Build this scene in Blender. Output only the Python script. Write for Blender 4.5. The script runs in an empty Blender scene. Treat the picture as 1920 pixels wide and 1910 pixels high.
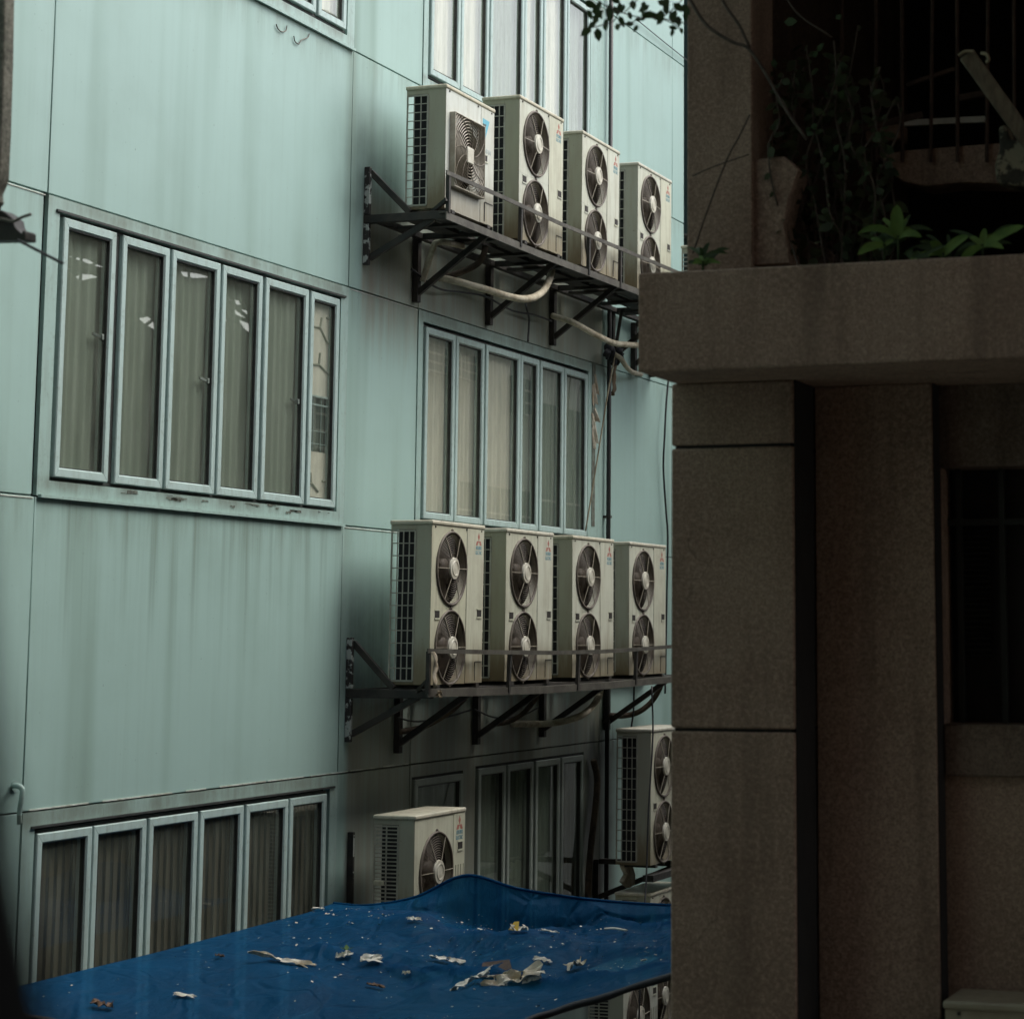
import bpy, bmesh, math, random
from mathutils import Vector, Matrix
from mathutils.bvhtree import BVHTree
random.seed(7)
SC = bpy.context.scene
COL = SC.collection
PI = math.pi
# ------------------------------------------------------------------ camera geometry (solved from the vanishing points)
FPX, PX, PY = 4336.956, 1305.0, 543.603
RM = Matrix(((0.94975465, -0.04607055, -0.30958619), (0.31299537, 0.13979668, 0.93940981), (0.0, -0.98910788, 0.14719242)))
CAM = Vector((8.5, 0.0, 0.0))
def ray(px, py): return RM @ Vector(((px - PX) / FPX, (py - PY) / FPX, 1.0))
def wx(px, py, x=0.0):
    d = ray(px, py); return CAM + d * ((x - CAM.x) / d.x)
def wy(px, py, y):
    d = ray(px, py); return CAM + d * ((y - CAM.y) / d.y)

# ------------------------------------------------------------------ node helpers
class NT:
    def __init__(s, name, disp=False):
        s.m = bpy.data.materials.new(name); s.m.use_nodes = True
        s.t = s.m.node_tree; s.t.nodes.clear()
        s.out = s.t.nodes.new('ShaderNodeOutputMaterial')
    def n(s, k, **kw):
        o = s.t.nodes.new('ShaderNode' + k)
        for a, b in kw.items(): setattr(o, a, b)
        return o
    def put(s, sock, v):
        if isinstance(v, bpy.types.NodeSocket): s.t.links.new(v, sock)
        elif isinstance(v, (tuple, list)) and len(v) == 3 and sock.type == 'RGBA': sock.default_value = (*v, 1)
        else: sock.default_value = v
    def math(s, op, a, b=0.0, c=False):
        o = s.n('Math', operation=op, use_clamp=c); s.put(o.inputs[0], a); s.put(o.inputs[1], b); return o.outputs[0]
    def mul(s, *a):
        r = a[0]
        for b in a[1:]: r = s.math('MULTIPLY', r, b)
        return r
    def sm(s, v, lo, hi):
        o = s.n('MapRange', interpolation_type='SMOOTHSTEP'); s.put(o.inputs['Value'], v)
        o.inputs['From Min'].default_value = lo; o.inputs['From Max'].default_value = hi; return o.outputs[0]
    def inv(s, v): return s.math('SUBTRACT', 1.0, v)
    def mix(s, f, a, b, bt='MIX'):
        o = s.n('Mix', data_type='RGBA', blend_type=bt); s.put(o.inputs[0], f); s.put(o.inputs[6], a); s.put(o.inputs[7], b); return o.outputs[2]
    def coord(s, kind='Object'):
        if kind == 'World': return s.n('NewGeometry').outputs['Position']
        return s.n('TexCoord').outputs[kind]
    def xyz(s, v):
        o = s.n('SeparateXYZ'); s.put(o.inputs[0], v); return o.outputs
    def vec(s, v, sc=(1, 1, 1), off=None):
        o = s.n('Mapping'); s.put(o.inputs[0], v); o.inputs['Scale'].default_value = sc
        if off is not None: s.put(o.inputs['Location'], off)
        return o.outputs[0]
    def noise(s, v, scale=5, detail=4, rough=.55, lo=None, hi=None, dist=0.0):
        o = s.n('TexNoise'); s.put(o.inputs['Vector'], v); o.inputs['Scale'].default_value = scale
        o.inputs['Detail'].default_value = detail; o.inputs['Roughness'].default_value = rough; o.inputs['Distortion'].default_value = dist
        r = o.outputs['Fac']
        return r if lo is None else s.sm(r, lo, hi)
    def rnd(s): return s.n('ObjectInfo').outputs['Random']
    def bump(s, h, strength=.3, dist=.01):
        o = s.n('Bump'); s.put(o.inputs['Height'], h); o.inputs['Strength'].default_value = strength; o.inputs['Distance'].default_value = dist; return o.outputs[0]
    def pbr(s, col, rough=.6, metal=0.0, normal=None, spec=.5, **kw):
        p = s.n('BsdfPrincipled'); s.put(p.inputs['Base Color'], col); s.put(p.inputs['Roughness'], rough); s.put(p.inputs['Metallic'], metal)
        p.inputs['Specular IOR Level'].default_value = spec
        if normal is not None: s.put(p.inputs['Normal'], normal)
        for k, v in kw.items(): s.put(p.inputs[k], v)
        return p.outputs[0]
    def done(s, sh):
        s.t.links.new(sh, s.out.inputs[0]); return s.m

def simple(name, c1, c2, scale=8, rough=.6, metal=0.0, bump=.2, stretch=(1, 1, 1), lo=.35, hi=.65, fine=60, bd=.004, kind='Object', spec=.5):
    t = NT(name); v = t.coord(kind)
    f = t.noise(t.vec(v, stretch), scale, 5, .6, lo, hi)
    c = t.mix(f, c1, c2)
    g = t.noise(v, fine, 3, .6)
    c = t.mix(t.mul(g, .35), c, tuple(x * .55 for x in c1))
    return t.done(t.pbr(c, rough, metal, t.bump(t.math('ADD', g, f), bump, bd), spec=spec))

M = {}
# ---- painted metal wall
def wall_mat(name, base, dark=1.0):
    t = NT(name); P = t.coord('World'); x, y, z = t.xyz(P)
    st = t.noise(t.vec(P, (1, 1.25, .07)), 1.5, 2, .5, .50, .76)        # broad vertical runs
    st2 = t.noise(t.vec(P, (1, 9, .35)), 1.5, 4, .6, .45, .8)          # thin runs
    bl = t.noise(P, .5, 3, .5)
    wob = t.math('MULTIPLY', t.math('SUBTRACT', t.noise(t.vec(P, (1, 6, .6)), 2, 4, .6), .5), .9)
    zz = t.math('ADD', z, wob)
    c = t.mix(bl, tuple(b * .93 for b in base), tuple(min(1, b * 1.06) for b in base))
    c = t.mix(t.mul(st, .60), c, (.15, .235, .19))
    gr = t.noise(P, .8, 5, .65, .45, .75)
    c = t.mix(t.mul(gr, .16), c, (.15, .22, .175))
    sill = t.mul(t.sm(y, 12.5, 12.7), t.inv(t.sm(y, 16.6, 16.75)), t.inv(t.sm(z, .84, .86)), t.sm(zz, -.5, .9), t.noise(t.vec(P, (1, 5, .12)), 1.4, 4, .6, .45, .75))
    c = t.mix(t.mul(sill, .7), c, (.13, .18, .14))
    c = t.mix(t.mul(st2, .10), c, (.15, .19, .15))
    inb = t.mul(t.sm(y, 16.96, 17.05), t.inv(t.sm(y, 22.55, 22.75)))
    runs = t.noise(t.vec(P, (1, 7, .25)), 1.3, 5, .65, .25, .7)
    m1 = t.mul(inb, t.sm(zz, 2.15, 3.0), t.inv(t.sm(z, 3.45, 3.8)), t.math('ADD', .62, t.mul(runs, .38)))
    c = t.mix(t.mul(m1, .85), c, (.25, .225, .165))
    inb2 = t.mul(t.sm(y, 16.85, 17.0), t.inv(t.sm(y, 22.6, 22.8)))
    m2 = t.mul(inb2, t.inv(t.sm(zz, -.75, -.3)), t.sm(zz, -4.4, -2.2), t.math('ADD', .6, t.mul(runs, .4)))
    c = t.mix(t.mul(m2, .82), c, (.225, .20, .15))
    # dark patches beside the near units, black soot at the lower right
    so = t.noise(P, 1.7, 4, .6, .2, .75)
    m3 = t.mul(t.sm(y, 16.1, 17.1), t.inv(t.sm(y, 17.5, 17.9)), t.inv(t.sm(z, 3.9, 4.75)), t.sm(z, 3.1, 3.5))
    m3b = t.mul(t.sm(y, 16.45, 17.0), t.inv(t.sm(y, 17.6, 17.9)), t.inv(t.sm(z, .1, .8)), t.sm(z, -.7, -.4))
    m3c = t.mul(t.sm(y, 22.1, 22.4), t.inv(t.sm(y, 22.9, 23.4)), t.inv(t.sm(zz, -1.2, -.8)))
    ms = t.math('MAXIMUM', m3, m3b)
    jr = t.noise(t.vec(P, (1, 4, .5)), 1.8, 5, .65, .38, .72)
    for zj in (-1.085, .86, 2.79, 4.76, 6.65):
        dj = t.mul(t.sm(z, zj - .42, zj - .01), t.inv(t.sm(z, zj, zj + .004)), jr)
        c = t.mix(t.mul(dj, .42), c, (.135, .165, .125))
    for yj in (12.53, 16.77, 18.10):
        dj = t.mul(t.sm(y, yj - .16, yj), t.inv(t.sm(y, yj, yj + .10)), t.noise(t.vec(P, (1, 3, .35)), 1.5, 4, .6, .4, .75))
        c = t.mix(t.mul(dj, .30), c, (.12, .155, .12))
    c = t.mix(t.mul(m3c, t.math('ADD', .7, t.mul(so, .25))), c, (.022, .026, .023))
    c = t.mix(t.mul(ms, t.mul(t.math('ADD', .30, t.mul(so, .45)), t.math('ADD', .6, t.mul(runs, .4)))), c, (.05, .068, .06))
    # little chips
    ch = t.noise(P, 38, 2, .5, .735, .76)
    c = t.mix(t.mul(ch, .5), c, (.10, .10, .08))
    h = t.math('ADD', t.noise(P, 1.2, 2, .5), t.mul(t.noise(P, 90, 2, .5), .05))
    return t.done(t.pbr(c, t.math('ADD', .46, t.mul(st, .2)), 0, t.bump(h, .45, .02), spec=.4))
M['wall'] = wall_mat('teal_painted_metal', (.318, .468, .435))
def frame_mat(name, base, dirt):
    t = NT(name); P = t.coord('World'); x, y, z = t.xyz(P)
    n = t.noise(t.vec(P, (3, 6, .8)), 3, 4, .6, .4, .75)
    n2 = t.noise(P, 22, 4, .65, .52, .75)
    c = t.mix(t.mul(n, .30), base, dirt)
    c = t.mix(t.mul(n2, .35), c, dirt)
    inb = t.mul(t.sm(y, 16.96, 17.05), t.inv(t.sm(y, 22.9, 23.0)), t.inv(t.sm(z, -1.0, -.6)))
    c = t.mix(t.mul(inb, .5), c, (.22, .21, .16))
    for zj in (-1.09, 2.79, 6.68):
        hd = t.mul(t.sm(z, zj - .16, zj - .04), t.inv(t.sm(z, zj, zj + .005)), t.noise(t.vec(P, (1, 2.5, 1)), 1.6, 5, .65, .25, .65))
        c = t.mix(t.mul(hd, .62), c, (.125, .135, .10))
    for zj in (.965, 4.855):
        hd = t.mul(t.inv(t.sm(z, zj + .0, zj + .05)), t.sm(z, zj - .12, zj), t.noise(t.vec(P, (1, 3, 1)), 1.8, 5, .65, .35, .65))
        c = t.mix(t.mul(hd, .6), c, (.12, .125, .095))
    return t.done(t.pbr(c, .42, 0, t.bump(n2, .1, .003)))
M['frame'] = frame_mat('window_frame_paint', (.40, .53, .51), (.18, .20, .165))
M['surround'] = frame_mat('window_surround_paint', (.32, .458, .425), (.17, .20, .165))
M['handle'] = simple('grey_green_handle', (.16, .20, .18), (.22, .26, .23), 8, .5, bump=.05)
M['sealant'] = simple('pale_sealant', (.60, .66, .60), (.36, .38, .31), 9, .6, bump=.2)
M['gap'] = simple('joint_rubber_and_shade', (.022, .028, .026), (.045, .05, .046), bump=.1)
M['rust'] = simple('peeling_rust', (.075, .075, .058), (.16, .20, .165), 14, .8, bump=.5)
# ---- glass: reflective tinted sheet
def glass(name, tint, ior, rough=.012):
    t = NT(name)
    ge = t.n('NewGeometry'); dt = t.n('VectorMath', operation='DOT_PRODUCT'); t.put(dt.inputs[0], ge.outputs['Normal']); t.put(dt.inputs[1], ge.outputs['Incoming'])
    f0 = ((ior - 1) / (ior + 1)) ** 2
    fac = t.math('ADD', f0, t.mul(1 - f0, t.math('POWER', t.math('SUBTRACT', 1.0, t.math('ABSOLUTE', dt.outputs['Value'])), 5.0)))
    nz = t.noise(t.coord('World'), 1.1, 2, .4)
    nb = t.bump(nz, .05, .02)
    a = t.n('BsdfTransparent'); t.put(a.inputs[0], tint)
    g = t.n('BsdfGlossy'); g.inputs['Roughness'].default_value = rough; t.put(g.inputs[0], (.93, .95, .92)); t.put(g.inputs['Normal'], nb)
    d = t.n('BsdfDiffuse'); t.put(d.inputs[0], (.24, .28, .235))
    mx = t.n('MixShader'); t.put(mx.inputs[0], fac); t.put(mx.inputs[1], a.outputs[0]); t.put(mx.inputs[2], g.outputs[0])
    dust = t.noise(t.vec(t.coord('World'), (1, 3, .7)), 3, 5, .6, .35, .95)
    m2 = t.n('MixShader'); t.put(m2.inputs[0], t.mul(t.math('ADD', dust, .35), .30)); t.put(m2.inputs[1], mx.outputs[0]); t.put(m2.inputs[2], d.outputs[0])
    return t.done(m2.outputs[0])
M['glass'] = glass('window_glass', (.95, .97, .94), 2.8)
M['glass_dark'] = glass('smoked_window_glass', (.85, .88, .86), 1.8)
def curtain_mat(name, a, b):
    t = NT(name); P = t.coord('World'); x, y, z = t.xyz(P)
    n = t.noise(t.vec(P, (1, 4.2, .06)), 1.6, 3, .5, .3, .72)
    c = t.mix(n, a, b)
    return t.done(t.pbr(c, .9, 0, t.bump(t.noise(P, 200, 2, .5), .15, .002), spec=.1))
M['curtain'] = curtain_mat('grey_green_curtain', (.225, .275, .225), (.265, .32, .265))
M['curtain_dark'] = curtain_mat('brown_slat_blind', (.075, .066, .05), (.125, .11, .082))
M['curtain_reflection_pale'] = curtain_mat('pale_curtain_reflection', (.66, .64, .54), (.80, .78, .68))  # pale cloth that also carries the painted pane reflections
M['twigreflection'] = simple('grey_green_reflection', (.26, .28, .20), (.34, .35, .27), 6, .9)  # colour of the twigs in the painted pane reflection
M['room'] = simple('dark_room', (.02, .022, .02), (.03, .03, .027))
# ---- air conditioners
def ac_paint(name, base, grime=1.0):
    t = NT(name); P = t.coord('Object'); x, y, z = t.xyz(P); r = t.rnd()
    off = t.n('CombineXYZ'); t.put(off.inputs[0], t.mul(r, 37.0)); t.put(off.inputs[1], t.mul(r, 91.0))
    V = t.vec(P, (1, 1, 1), off.outputs[0])
    st = t.noise(t.vec(V, (6, 6, .7)), 2.2, 5, .62, .42, .8)
    cl = t.noise(V, 3.2, 5, .6, .42, .8)
    zz = t.math('ADD', z, t.mul(t.math('SUBTRACT', t.noise(t.vec(V, (7, 7, 1.2)), 2.5, 4, .6), .5), .5))
    low = t.inv(t.sm(zz, .02, .50))
    bs = t.mix(t.mul(r, .75), base, (base[0] * .93, base[1] * .88, base[2] * .72))
    c = t.mix(t.mul(st, .55 * grime), bs, (.30, .28, .20))
    c = t.mix(t.mul(cl, .55 * grime), c, (.34, .33, .25))
    c = t.mix(t.mul(low, .85 * grime), c, (.19, .15, .085))
    sp = t.noise(V, 46, 3, .6, .68, .74)
    c = t.mix(t.mul(sp, .5), c, (.12, .09, .05))
    return t.done(t.pbr(c, t.math('ADD', .36, t.mul(st, .3)), 0, t.bump(t.noise(V, 1.8, 2, .5), .12, .01), spec=.45))
M['ac'] = ac_paint('cream_appliance_paint', (.575, .61, .53))
M['ac_white'] = ac_paint('pale_grey_appliance_paint', (.60, .645, .61), .8)
M['ac_lid'] = ac_paint('grimy_lid_paint', (.56, .55, .46), 1.2)
M['ac_side_shaded'] = ac_paint('side_panel_shaded_paint', (.37, .385, .315), 1.2)  # darker copy of the casing paint, side shade put into the colour
M['ac_dusty_shaded'] = ac_paint('dusty_shaded_casing', (.24, .215, .165), 1.2)  # brown dust, with the shade of its corner put into the colour
M['ac_bar'] = simple('grille_bar_plastic', (.40, .40, .33), (.30, .30, .25), 9, .55, bump=.1)
M['coil'] = simple('dark_coil', (.006, .007, .009), (.012, .012, .014), 20, .7, bump=.3)
M['cavity'] = simple('fan_cavity', (.022, .017, .013), (.04, .032, .025), 4, .75, bump=.2)
M['blade'] = simple('dusty_fan_blade', (.095, .075, .058), (.05, .04, .03), 5, .6, bump=.1)
M['wire'] = simple('rusty_guard_wire', (.20, .17, .125), (.13, .105, .075), 12, .55, bump=.1)
M['rim'] = simple('dark_guard_rim', (.085, .07, .055), (.15, .13, .10), 10, .6, bump=.1)
M['spoke'] = simple('pale_guard_spoke', (.44, .41, .33), (.30, .27, .20), 9, .5, bump=.1)
M['ringwire'] = simple('beige_guard_ring', (.33, .30, .23), (.24, .21, .155), 9, .5, bump=.1)
M['hub'] = simple('cream_hub', (.66, .65, .55), (.50, .48, .38), 5, .45, bump=.05)
M['slot'] = simple('black_recess', (.012, .011, .009), (.03, .025, .02), 10, .7)
M['red'] = simple('faded_red_print', (.40, .13, .10), (.45, .20, .16), 20, .6, bump=.02)
M['blueprint'] = simple('faded_blue_print', (.17, .34, .39), (.24, .40, .44), 20, .6, bump=.02)
M['cyan'] = simple('cyan_print', (.10, .42, .55), (.15, .48, .60), 20, .5, bump=.02)
M['inkdark'] = simple('dark_print', (.05, .075, .07), (.09, .11, .10), 20, .5, bump=.02)
M['inkpale'] = simple('faded_grey_print', (.38, .47, .47), (.47, .54, .52), 20, .5, bump=.02)
# ---- steel, hoses
M['steel'] = simple('grimy_black_steel', (.020, .020, .018), (.05, .042, .034), 7, .6, .2, bump=.4, bd=.004)
M['steel_edge'] = simple('weathered_steel', (.11, .105, .085), (.055, .05, .04), 6, .55, .2, bump=.4)
M['steel_pale'] = simple('flaking_pale_paint_steel', (.03, .028, .025), (.50, .55, .50), 9, .7, bump=.5, lo=.5, hi=.56)
def hose_mat(name, a, b):
    t = NT(name); P = t.coord('World')
    n = t.noise(P, 7, 5, .65, .35, .7); n2 = t.noise(P, 40, 3, .6)
    c = t.mix(n, a, b); c = t.mix(t.mul(n2, .4), c, tuple(k * .5 for k in b))
    return t.done(t.pbr(c, .8, 0, t.bump(t.math('ADD', n, n2), .5, .008), spec=.2))
M['hose'] = hose_mat('taped_pipe_lagging', (.70, .66, .52), (.34, .29, .20))
M['hose_dark'] = hose_mat('soiled_pipe_lagging', (.13, .10, .07), (.045, .038, .03))
M['cable'] = simple('black_cable', (.012, .014, .016), (.02, .02, .02), 9, .5, bump=.1)
M['rope'] = hose_mat('faded_rope', (.36, .32, .22), (.16, .13, .09))
M['rag'] = hose_mat('dirty_white_rag', (.66, .62, .52), (.30, .23, .14))
M['brown_rag'] = hose_mat('brown_rag', (.16, .12, .075), (.07, .055, .038))
# ---- tarp
def tarp_mat():
    t = NT('blue_tarpaulin'); P = t.coord('World')
    n = t.noise(P, 1.6, 5, .6, .3, .75)
    c = t.mix(n, (.0005, .045, .118), (.001, .062, .155))
    d = t.noise(P, 5, 6, .7, .60, .80)
    c = t.mix(t.mul(d, .18), c, (.008, .05, .08))
    dirt = t.noise(t.vec(P, (1.6, .7, 1)), 2.2, 8, .75, .64, .80)
    c = t.mix(t.mul(dirt, .24), c, (.16, .14, .10))
    w = t.n('TexWave'); w.inputs['Scale'].default_value = 90; t.put(w.inputs[0], P)
    h = t.math('ADD', t.noise(t.vec(P, (3, 1.2, 1)), 2.3, 5, .6), t.mul(t.noise(P, 60, 2, .5), .04))
    vo = t.n('TexVoronoi', feature='DISTANCE_TO_EDGE'); vo.inputs['Scale'].default_value = 2.4
    wn = t.n('TexNoise'); wn.inputs['Scale'].default_value = 1.5; t.put(wn.inputs['Vector'], P); va = t.n('VectorMath', operation='MULTIPLY_ADD'); t.put(va.inputs[0], wn.outputs['Color']); va.inputs[1].default_value = (1.2, 1.2, 1.2); t.put(va.inputs[2], t.vec(P, (1, .45, 1))); t.put(vo.inputs[0], va.outputs[0])
    h = t.math('ADD', h, t.mul(t.sm(vo.outputs['Distance'], 0, .16), .35))
    nb = t.bump(h, .7, .05)
    p = t.pbr(c, .6, 0, nb, spec=.08)
    tl = t.n('BsdfTranslucent'); t.put(tl.inputs[0], (.01, .11, .28)); t.put(tl.inputs['Normal'], nb)
    tr = t.n('BsdfTransparent'); t.put(tr.inputs[0], (.10, .42, .72))
    a = t.n('MixShader'); a.inputs[0].default_value = .18; t.put(a.inputs[1], p); t.put(a.inputs[2], tl.outputs[0])
    b = t.n('MixShader'); b.inputs[0].default_value = .20; t.put(b.inputs[1], a.outputs[0]); t.put(b.inputs[2], tr.outputs[0])
    return t.done(b.outputs[0])
M['tarp'] = tarp_mat()
M['hem'] = simple('black_tarp_hem', (.008, .010, .014), (.016, .02, .028), 9, .6)
M['paper'] = simple('soiled_white_paper', (.80, .79, .72), (.62, .58, .48), 14, .8, bump=.3)
M['paper_beige'] = simple('beige_waste', (.46, .39, .27), (.76, .72, .62), 12, .85, bump=.4)
M['brown_leaf'] = simple('dead_leaf', (.10, .055, .03), (.17, .10, .06), 14, .8, bump=.3)
M['yellow'] = simple('yellow_carton', (.60, .34, .02), (.66, .46, .08), 5, .6, bump=.1)
M['speck'] = simple('pale_specks', (.72, .71, .64), (.42, .37, .28), 2, .8, kind='World')
# ---- concrete
def conc(name, a, b, sc=1.0, bd=.012):
    t = NT(name); P = t.coord('World')
    n = t.noise(P, 1.7 * sc, 6, .65, .3, .7)
    sp = t.noise(P, 120, 3, .65, .35, .7); sp2 = t.noise(P, 46, 4, .6, .40, .75)
    st = t.noise(t.vec(P, (4, 4, .3)), 1.5, 4, .6, .46, .74)
    c = t.mix(n, a, b)
    big = t.noise(P, .9 * sc, 5, .7, .42, .70)
    c = t.mix(t.mul(big, .45), c, tuple(k * .55 for k in a))
    c = t.mix(t.mul(sp, .65), c, tuple(k * .35 for k in a)); c = t.mix(t.mul(sp2, .40), c, tuple(min(1, k * 1.6) for k in b))
    c = t.mix(t.mul(st, .5), c, tuple(k * .4 for k in a))
    wv = t.n('TexVoronoi', feature='DISTANCE_TO_EDGE'); wv.inputs['Scale'].default_value = .8
    nv_ = t.n('TexNoise'); nv_.inputs['Scale'].default_value = 2.6; nv_.inputs['Detail'].default_value = 5; t.put(nv_.inputs['Vector'], P)
    va = t.n('VectorMath', operation='MULTIPLY_ADD'); t.put(va.inputs[0], nv_.outputs['Color']); va.inputs[1].default_value = (.55, .55, .55); t.put(va.inputs[2], P); t.put(wv.inputs[0], va.outputs[0])
    crk = t.mul(t.inv(t.sm(wv.outputs['Distance'], .0, .004)), t.noise(P, 1.3, 2, .5, .52, .6))
    c = t.mix(t.mul(crk, .45), c, tuple(k * .3 for k in a))
    return t.done(t.pbr(c, .85, 0, t.bump(t.math('ADD', t.math('ADD', sp, sp2), t.mul(n, 2.0)), .35, bd * .5), spec=.25))
M['conc'] = conc('brown_granite_render', (.262, .182, .136), (.350, .262, .200))
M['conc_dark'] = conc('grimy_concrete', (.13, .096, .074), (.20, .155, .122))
M['conc_moss'] = conc('mossy_grey_concrete', (.11, .115, .095), (.23, .23, .19), 3)
M['black_gap'] = simple('black_joint_and_shade', (.006, .007, .007), (.012, .012, .012), 5, .8)
M['rusty'] = simple('rusty_iron', (.075, .044, .030), (.040, .027, .021), 12, .8, .1, bump=.5)
M['wood'] = simple('weathered_wood', (.20, .175, .125), (.11, .095, .07), 5, .85, bump=.5, stretch=(6, 6, 1))
M['bark'] = simple('twig_bark', (.045, .034, .025), (.08, .06, .045), 20, .8, bump=.4)
def leaf_mat(name, a, b):
    t = NT(name); P = t.coord('World'); n = t.noise(P, 14, 3, .5, .3, .7)
    c = t.mix(n, a, b); p = t.pbr(c, .6, 0, spec=.2)
    tl = t.n('BsdfTranslucent'); t.put(tl.inputs[0], tuple(k * 1.4 for k in b))
    mx = t.n('MixShader'); mx.inputs[0].default_value = .22; t.put(mx.inputs[1], p); t.put(mx.inputs[2], tl.outputs[0])
    return t.done(mx.outputs[0])
M['leaf'] = leaf_mat('dark_green_leaf', (.022, .042, .014), (.04, .066, .022))
M['leaf_bright'] = leaf_mat('fresh_green_leaf', (.06, .12, .024), (.115, .19, .042))
M['leaf_vine'] = leaf_mat('vine_leaf', (.022, .034, .016), (.05, .06, .026))
M['cream'] = conc('cream_render', (.66, .63, .54), (.72, .69, .60), .5, .002)
M['greenwall'] = simple('dark_green_cladding', (.02, .05, .045), (.03, .065, .058), 3, .6)
M['ground'] = conc('alley_concrete', (.14, .135, .12), (.20, .19, .17), .6)
M['darkpaint'] = simple('black_green_paint', (.012, .017, .015), (.02, .025, .022), 5, .7)
M['sack'] = simple('mottled_sack', (.26, .235, .165), (.012, .012, .010), 12, .85, bump=.6, lo=.46, hi=.54)

# ------------------------------------------------------------------ mesh builder
class MB:
    def __init__(s): s.v = []; s.f = []
    def add(s, vs, fs):
        k = len(s.v); s.v += [tuple(p) for p in vs]; s.f += [tuple(i + k for i in f) for f in fs]; return s
    def box(s, x0, x1, y0, y1, z0, z1):
        return s.add([(x0, y0, z0), (x1, y0, z0), (x1, y1, z0), (x0, y1, z0), (x0, y0, z1), (x1, y0, z1), (x1, y1, z1), (x0, y1, z1)],
                     [(3, 2, 1, 0), (4, 5, 6, 7), (0, 1, 5, 4), (1, 2, 6, 5), (2, 3, 7, 6), (3, 0, 4, 7)])
    def bar(s, p, q, w, h, up=(0, 0, 1)):
        p, q = Vector(p), Vector(q); d = (q - p).normalized(); u = Vector(up)
        a = d.cross(u)
        if a.length < 1e-4: a = d.cross(Vector((0, 1, 0)))
        a.normalize(); b = a.cross(d).normalized(); a *= w / 2; b *= h / 2
        vs = [p - a - b, p + a - b, p + a + b, p - a + b, q - a - b, q + a - b, q + a + b, q - a + b]
        return s.add(vs, [(0, 1, 2, 3), (7, 6, 5, 4), (4, 5, 1, 0), (5, 6, 2, 1), (6, 7, 3, 2), (7, 4, 0, 3)])
    def tube(s, pts, r, seg=8, caps=True):
        pts = [Vector(p) for p in pts]; n = len(pts); rr = r if isinstance(r, (list, tuple)) else [r] * n
        vs = []; fs = []; a = None
        for i, p in enumerate(pts):
            d = (pts[min(i + 1, n - 1)] - pts[max(i - 1, 0)]).normalized()
            if a is None: a = d.cross(Vector((.13, .31, .94)))
            else: a = a - d * a.dot(d)
            if a.length < 1e-5: a = d.cross(Vector((1, 0, 0)))
            a.normalize(); b = d.cross(a)
            for k in range(seg):
                t = 2 * PI * k / seg; vs.append(p + (a * math.cos(t) + b * math.sin(t)) * rr[i])
        for i in range(n - 1):
            for k in range(seg):
                k2 = (k + 1) % seg; fs.append((i * seg + k, i * seg + k2, (i + 1) * seg + k2, (i + 1) * seg + k))
        if caps: fs += [tuple(range(seg))[::-1], tuple((n - 1) * seg + k for k in range(seg))]
        return s.add(vs, fs)
    def ring(s, x, cy, cz, R, r, seg=48, sides=4, a0=0.0, a1=2 * PI):
        full = abs(a1 - a0 - 2 * PI) < 1e-6; n = seg if full else seg + 1; vs = []; fs = []
        for i in range(n):
            t = a0 + (a1 - a0) * i / seg
            for k in range(sides):
                u = 2 * PI * k / sides; q = R + r * math.cos(u)
                vs.append((x + r * math.sin(u), cy + q * math.cos(t), cz + q * math.sin(t)))
        for i in range(seg):
            j = (i + 1) % n
            for k in range(sides):
                k2 = (k + 1) % sides; fs.append((i * sides + k, j * sides + k, j * sides + k2, i * sides + k2))
        return s.add(vs, fs)
    def disc(s, x0, x1, cy, cz, R, seg=32, dome=0.0, R1=None):
        R1 = R if R1 is None else R1
        c = [(math.cos(2 * PI * i / seg), math.sin(2 * PI * i / seg)) for i in range(seg)]
        vs = [(x0, cy + R * a, cz + R * b) for a, b in c] + [(x1, cy + R1 * a, cz + R1 * b) for a, b in c] + [(x1 + dome, cy, cz)]
        fs = [(i, (i + 1) % seg, seg + (i + 1) % seg, seg + i) for i in range(seg)] + [(seg + i, seg + (i + 1) % seg, 2 * seg) for i in range(seg)]
        return s.add(vs, fs)
    def prism(s, pts, d):
        n = len(pts); d = Vector(d); P = [Vector(p) for p in pts]
        return s.add(P + [p + d for p in P], [tuple(range(n))[::-1], tuple(range(n, 2 * n))] + [(i, (i + 1) % n, n + (i + 1) % n, n + i) for i in range(n)])
    def quad(s, *p): return s.add(p, [tuple(range(len(p)))])
    def plate_hole(s, x, y0, y1, z0, z1, cy, cz, R, seg=48, lip=.05):
        """flat plate on plane x with a round hole and a lip going back"""
        an = sorted([2 * PI * i / seg for i in range(seg)] + [math.atan2(zz - cz, yy - cy) % (2 * PI) for yy in (y0, y1) for zz in (z0, z1)])
        vs = []; n = len(an)
        for t in an:
            c, d = math.cos(t), math.sin(t); k = 1e9
            if c > 1e-9: k = min(k, (y1 - cy) / c)
            if c < -1e-9: k = min(k, (y0 - cy) / c)
            if d > 1e-9: k = min(k, (z1 - cz) / d)
            if d < -1e-9: k = min(k, (z0 - cz) / d)
            vs += [(x, cy + c * k, cz + d * k), (x, cy + c * R, cz + d * R), (x - lip, cy + c * R, cz + d * R)]
        fs = []
        for i in range(n):
            j = (i + 1) % n; fs += [(3 * i, 3 * j, 3 * j + 1, 3 * i + 1), (3 * i + 1, 3 * j + 1, 3 * j + 2, 3 * i + 2)]
        return s.add(vs, fs)
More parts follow.
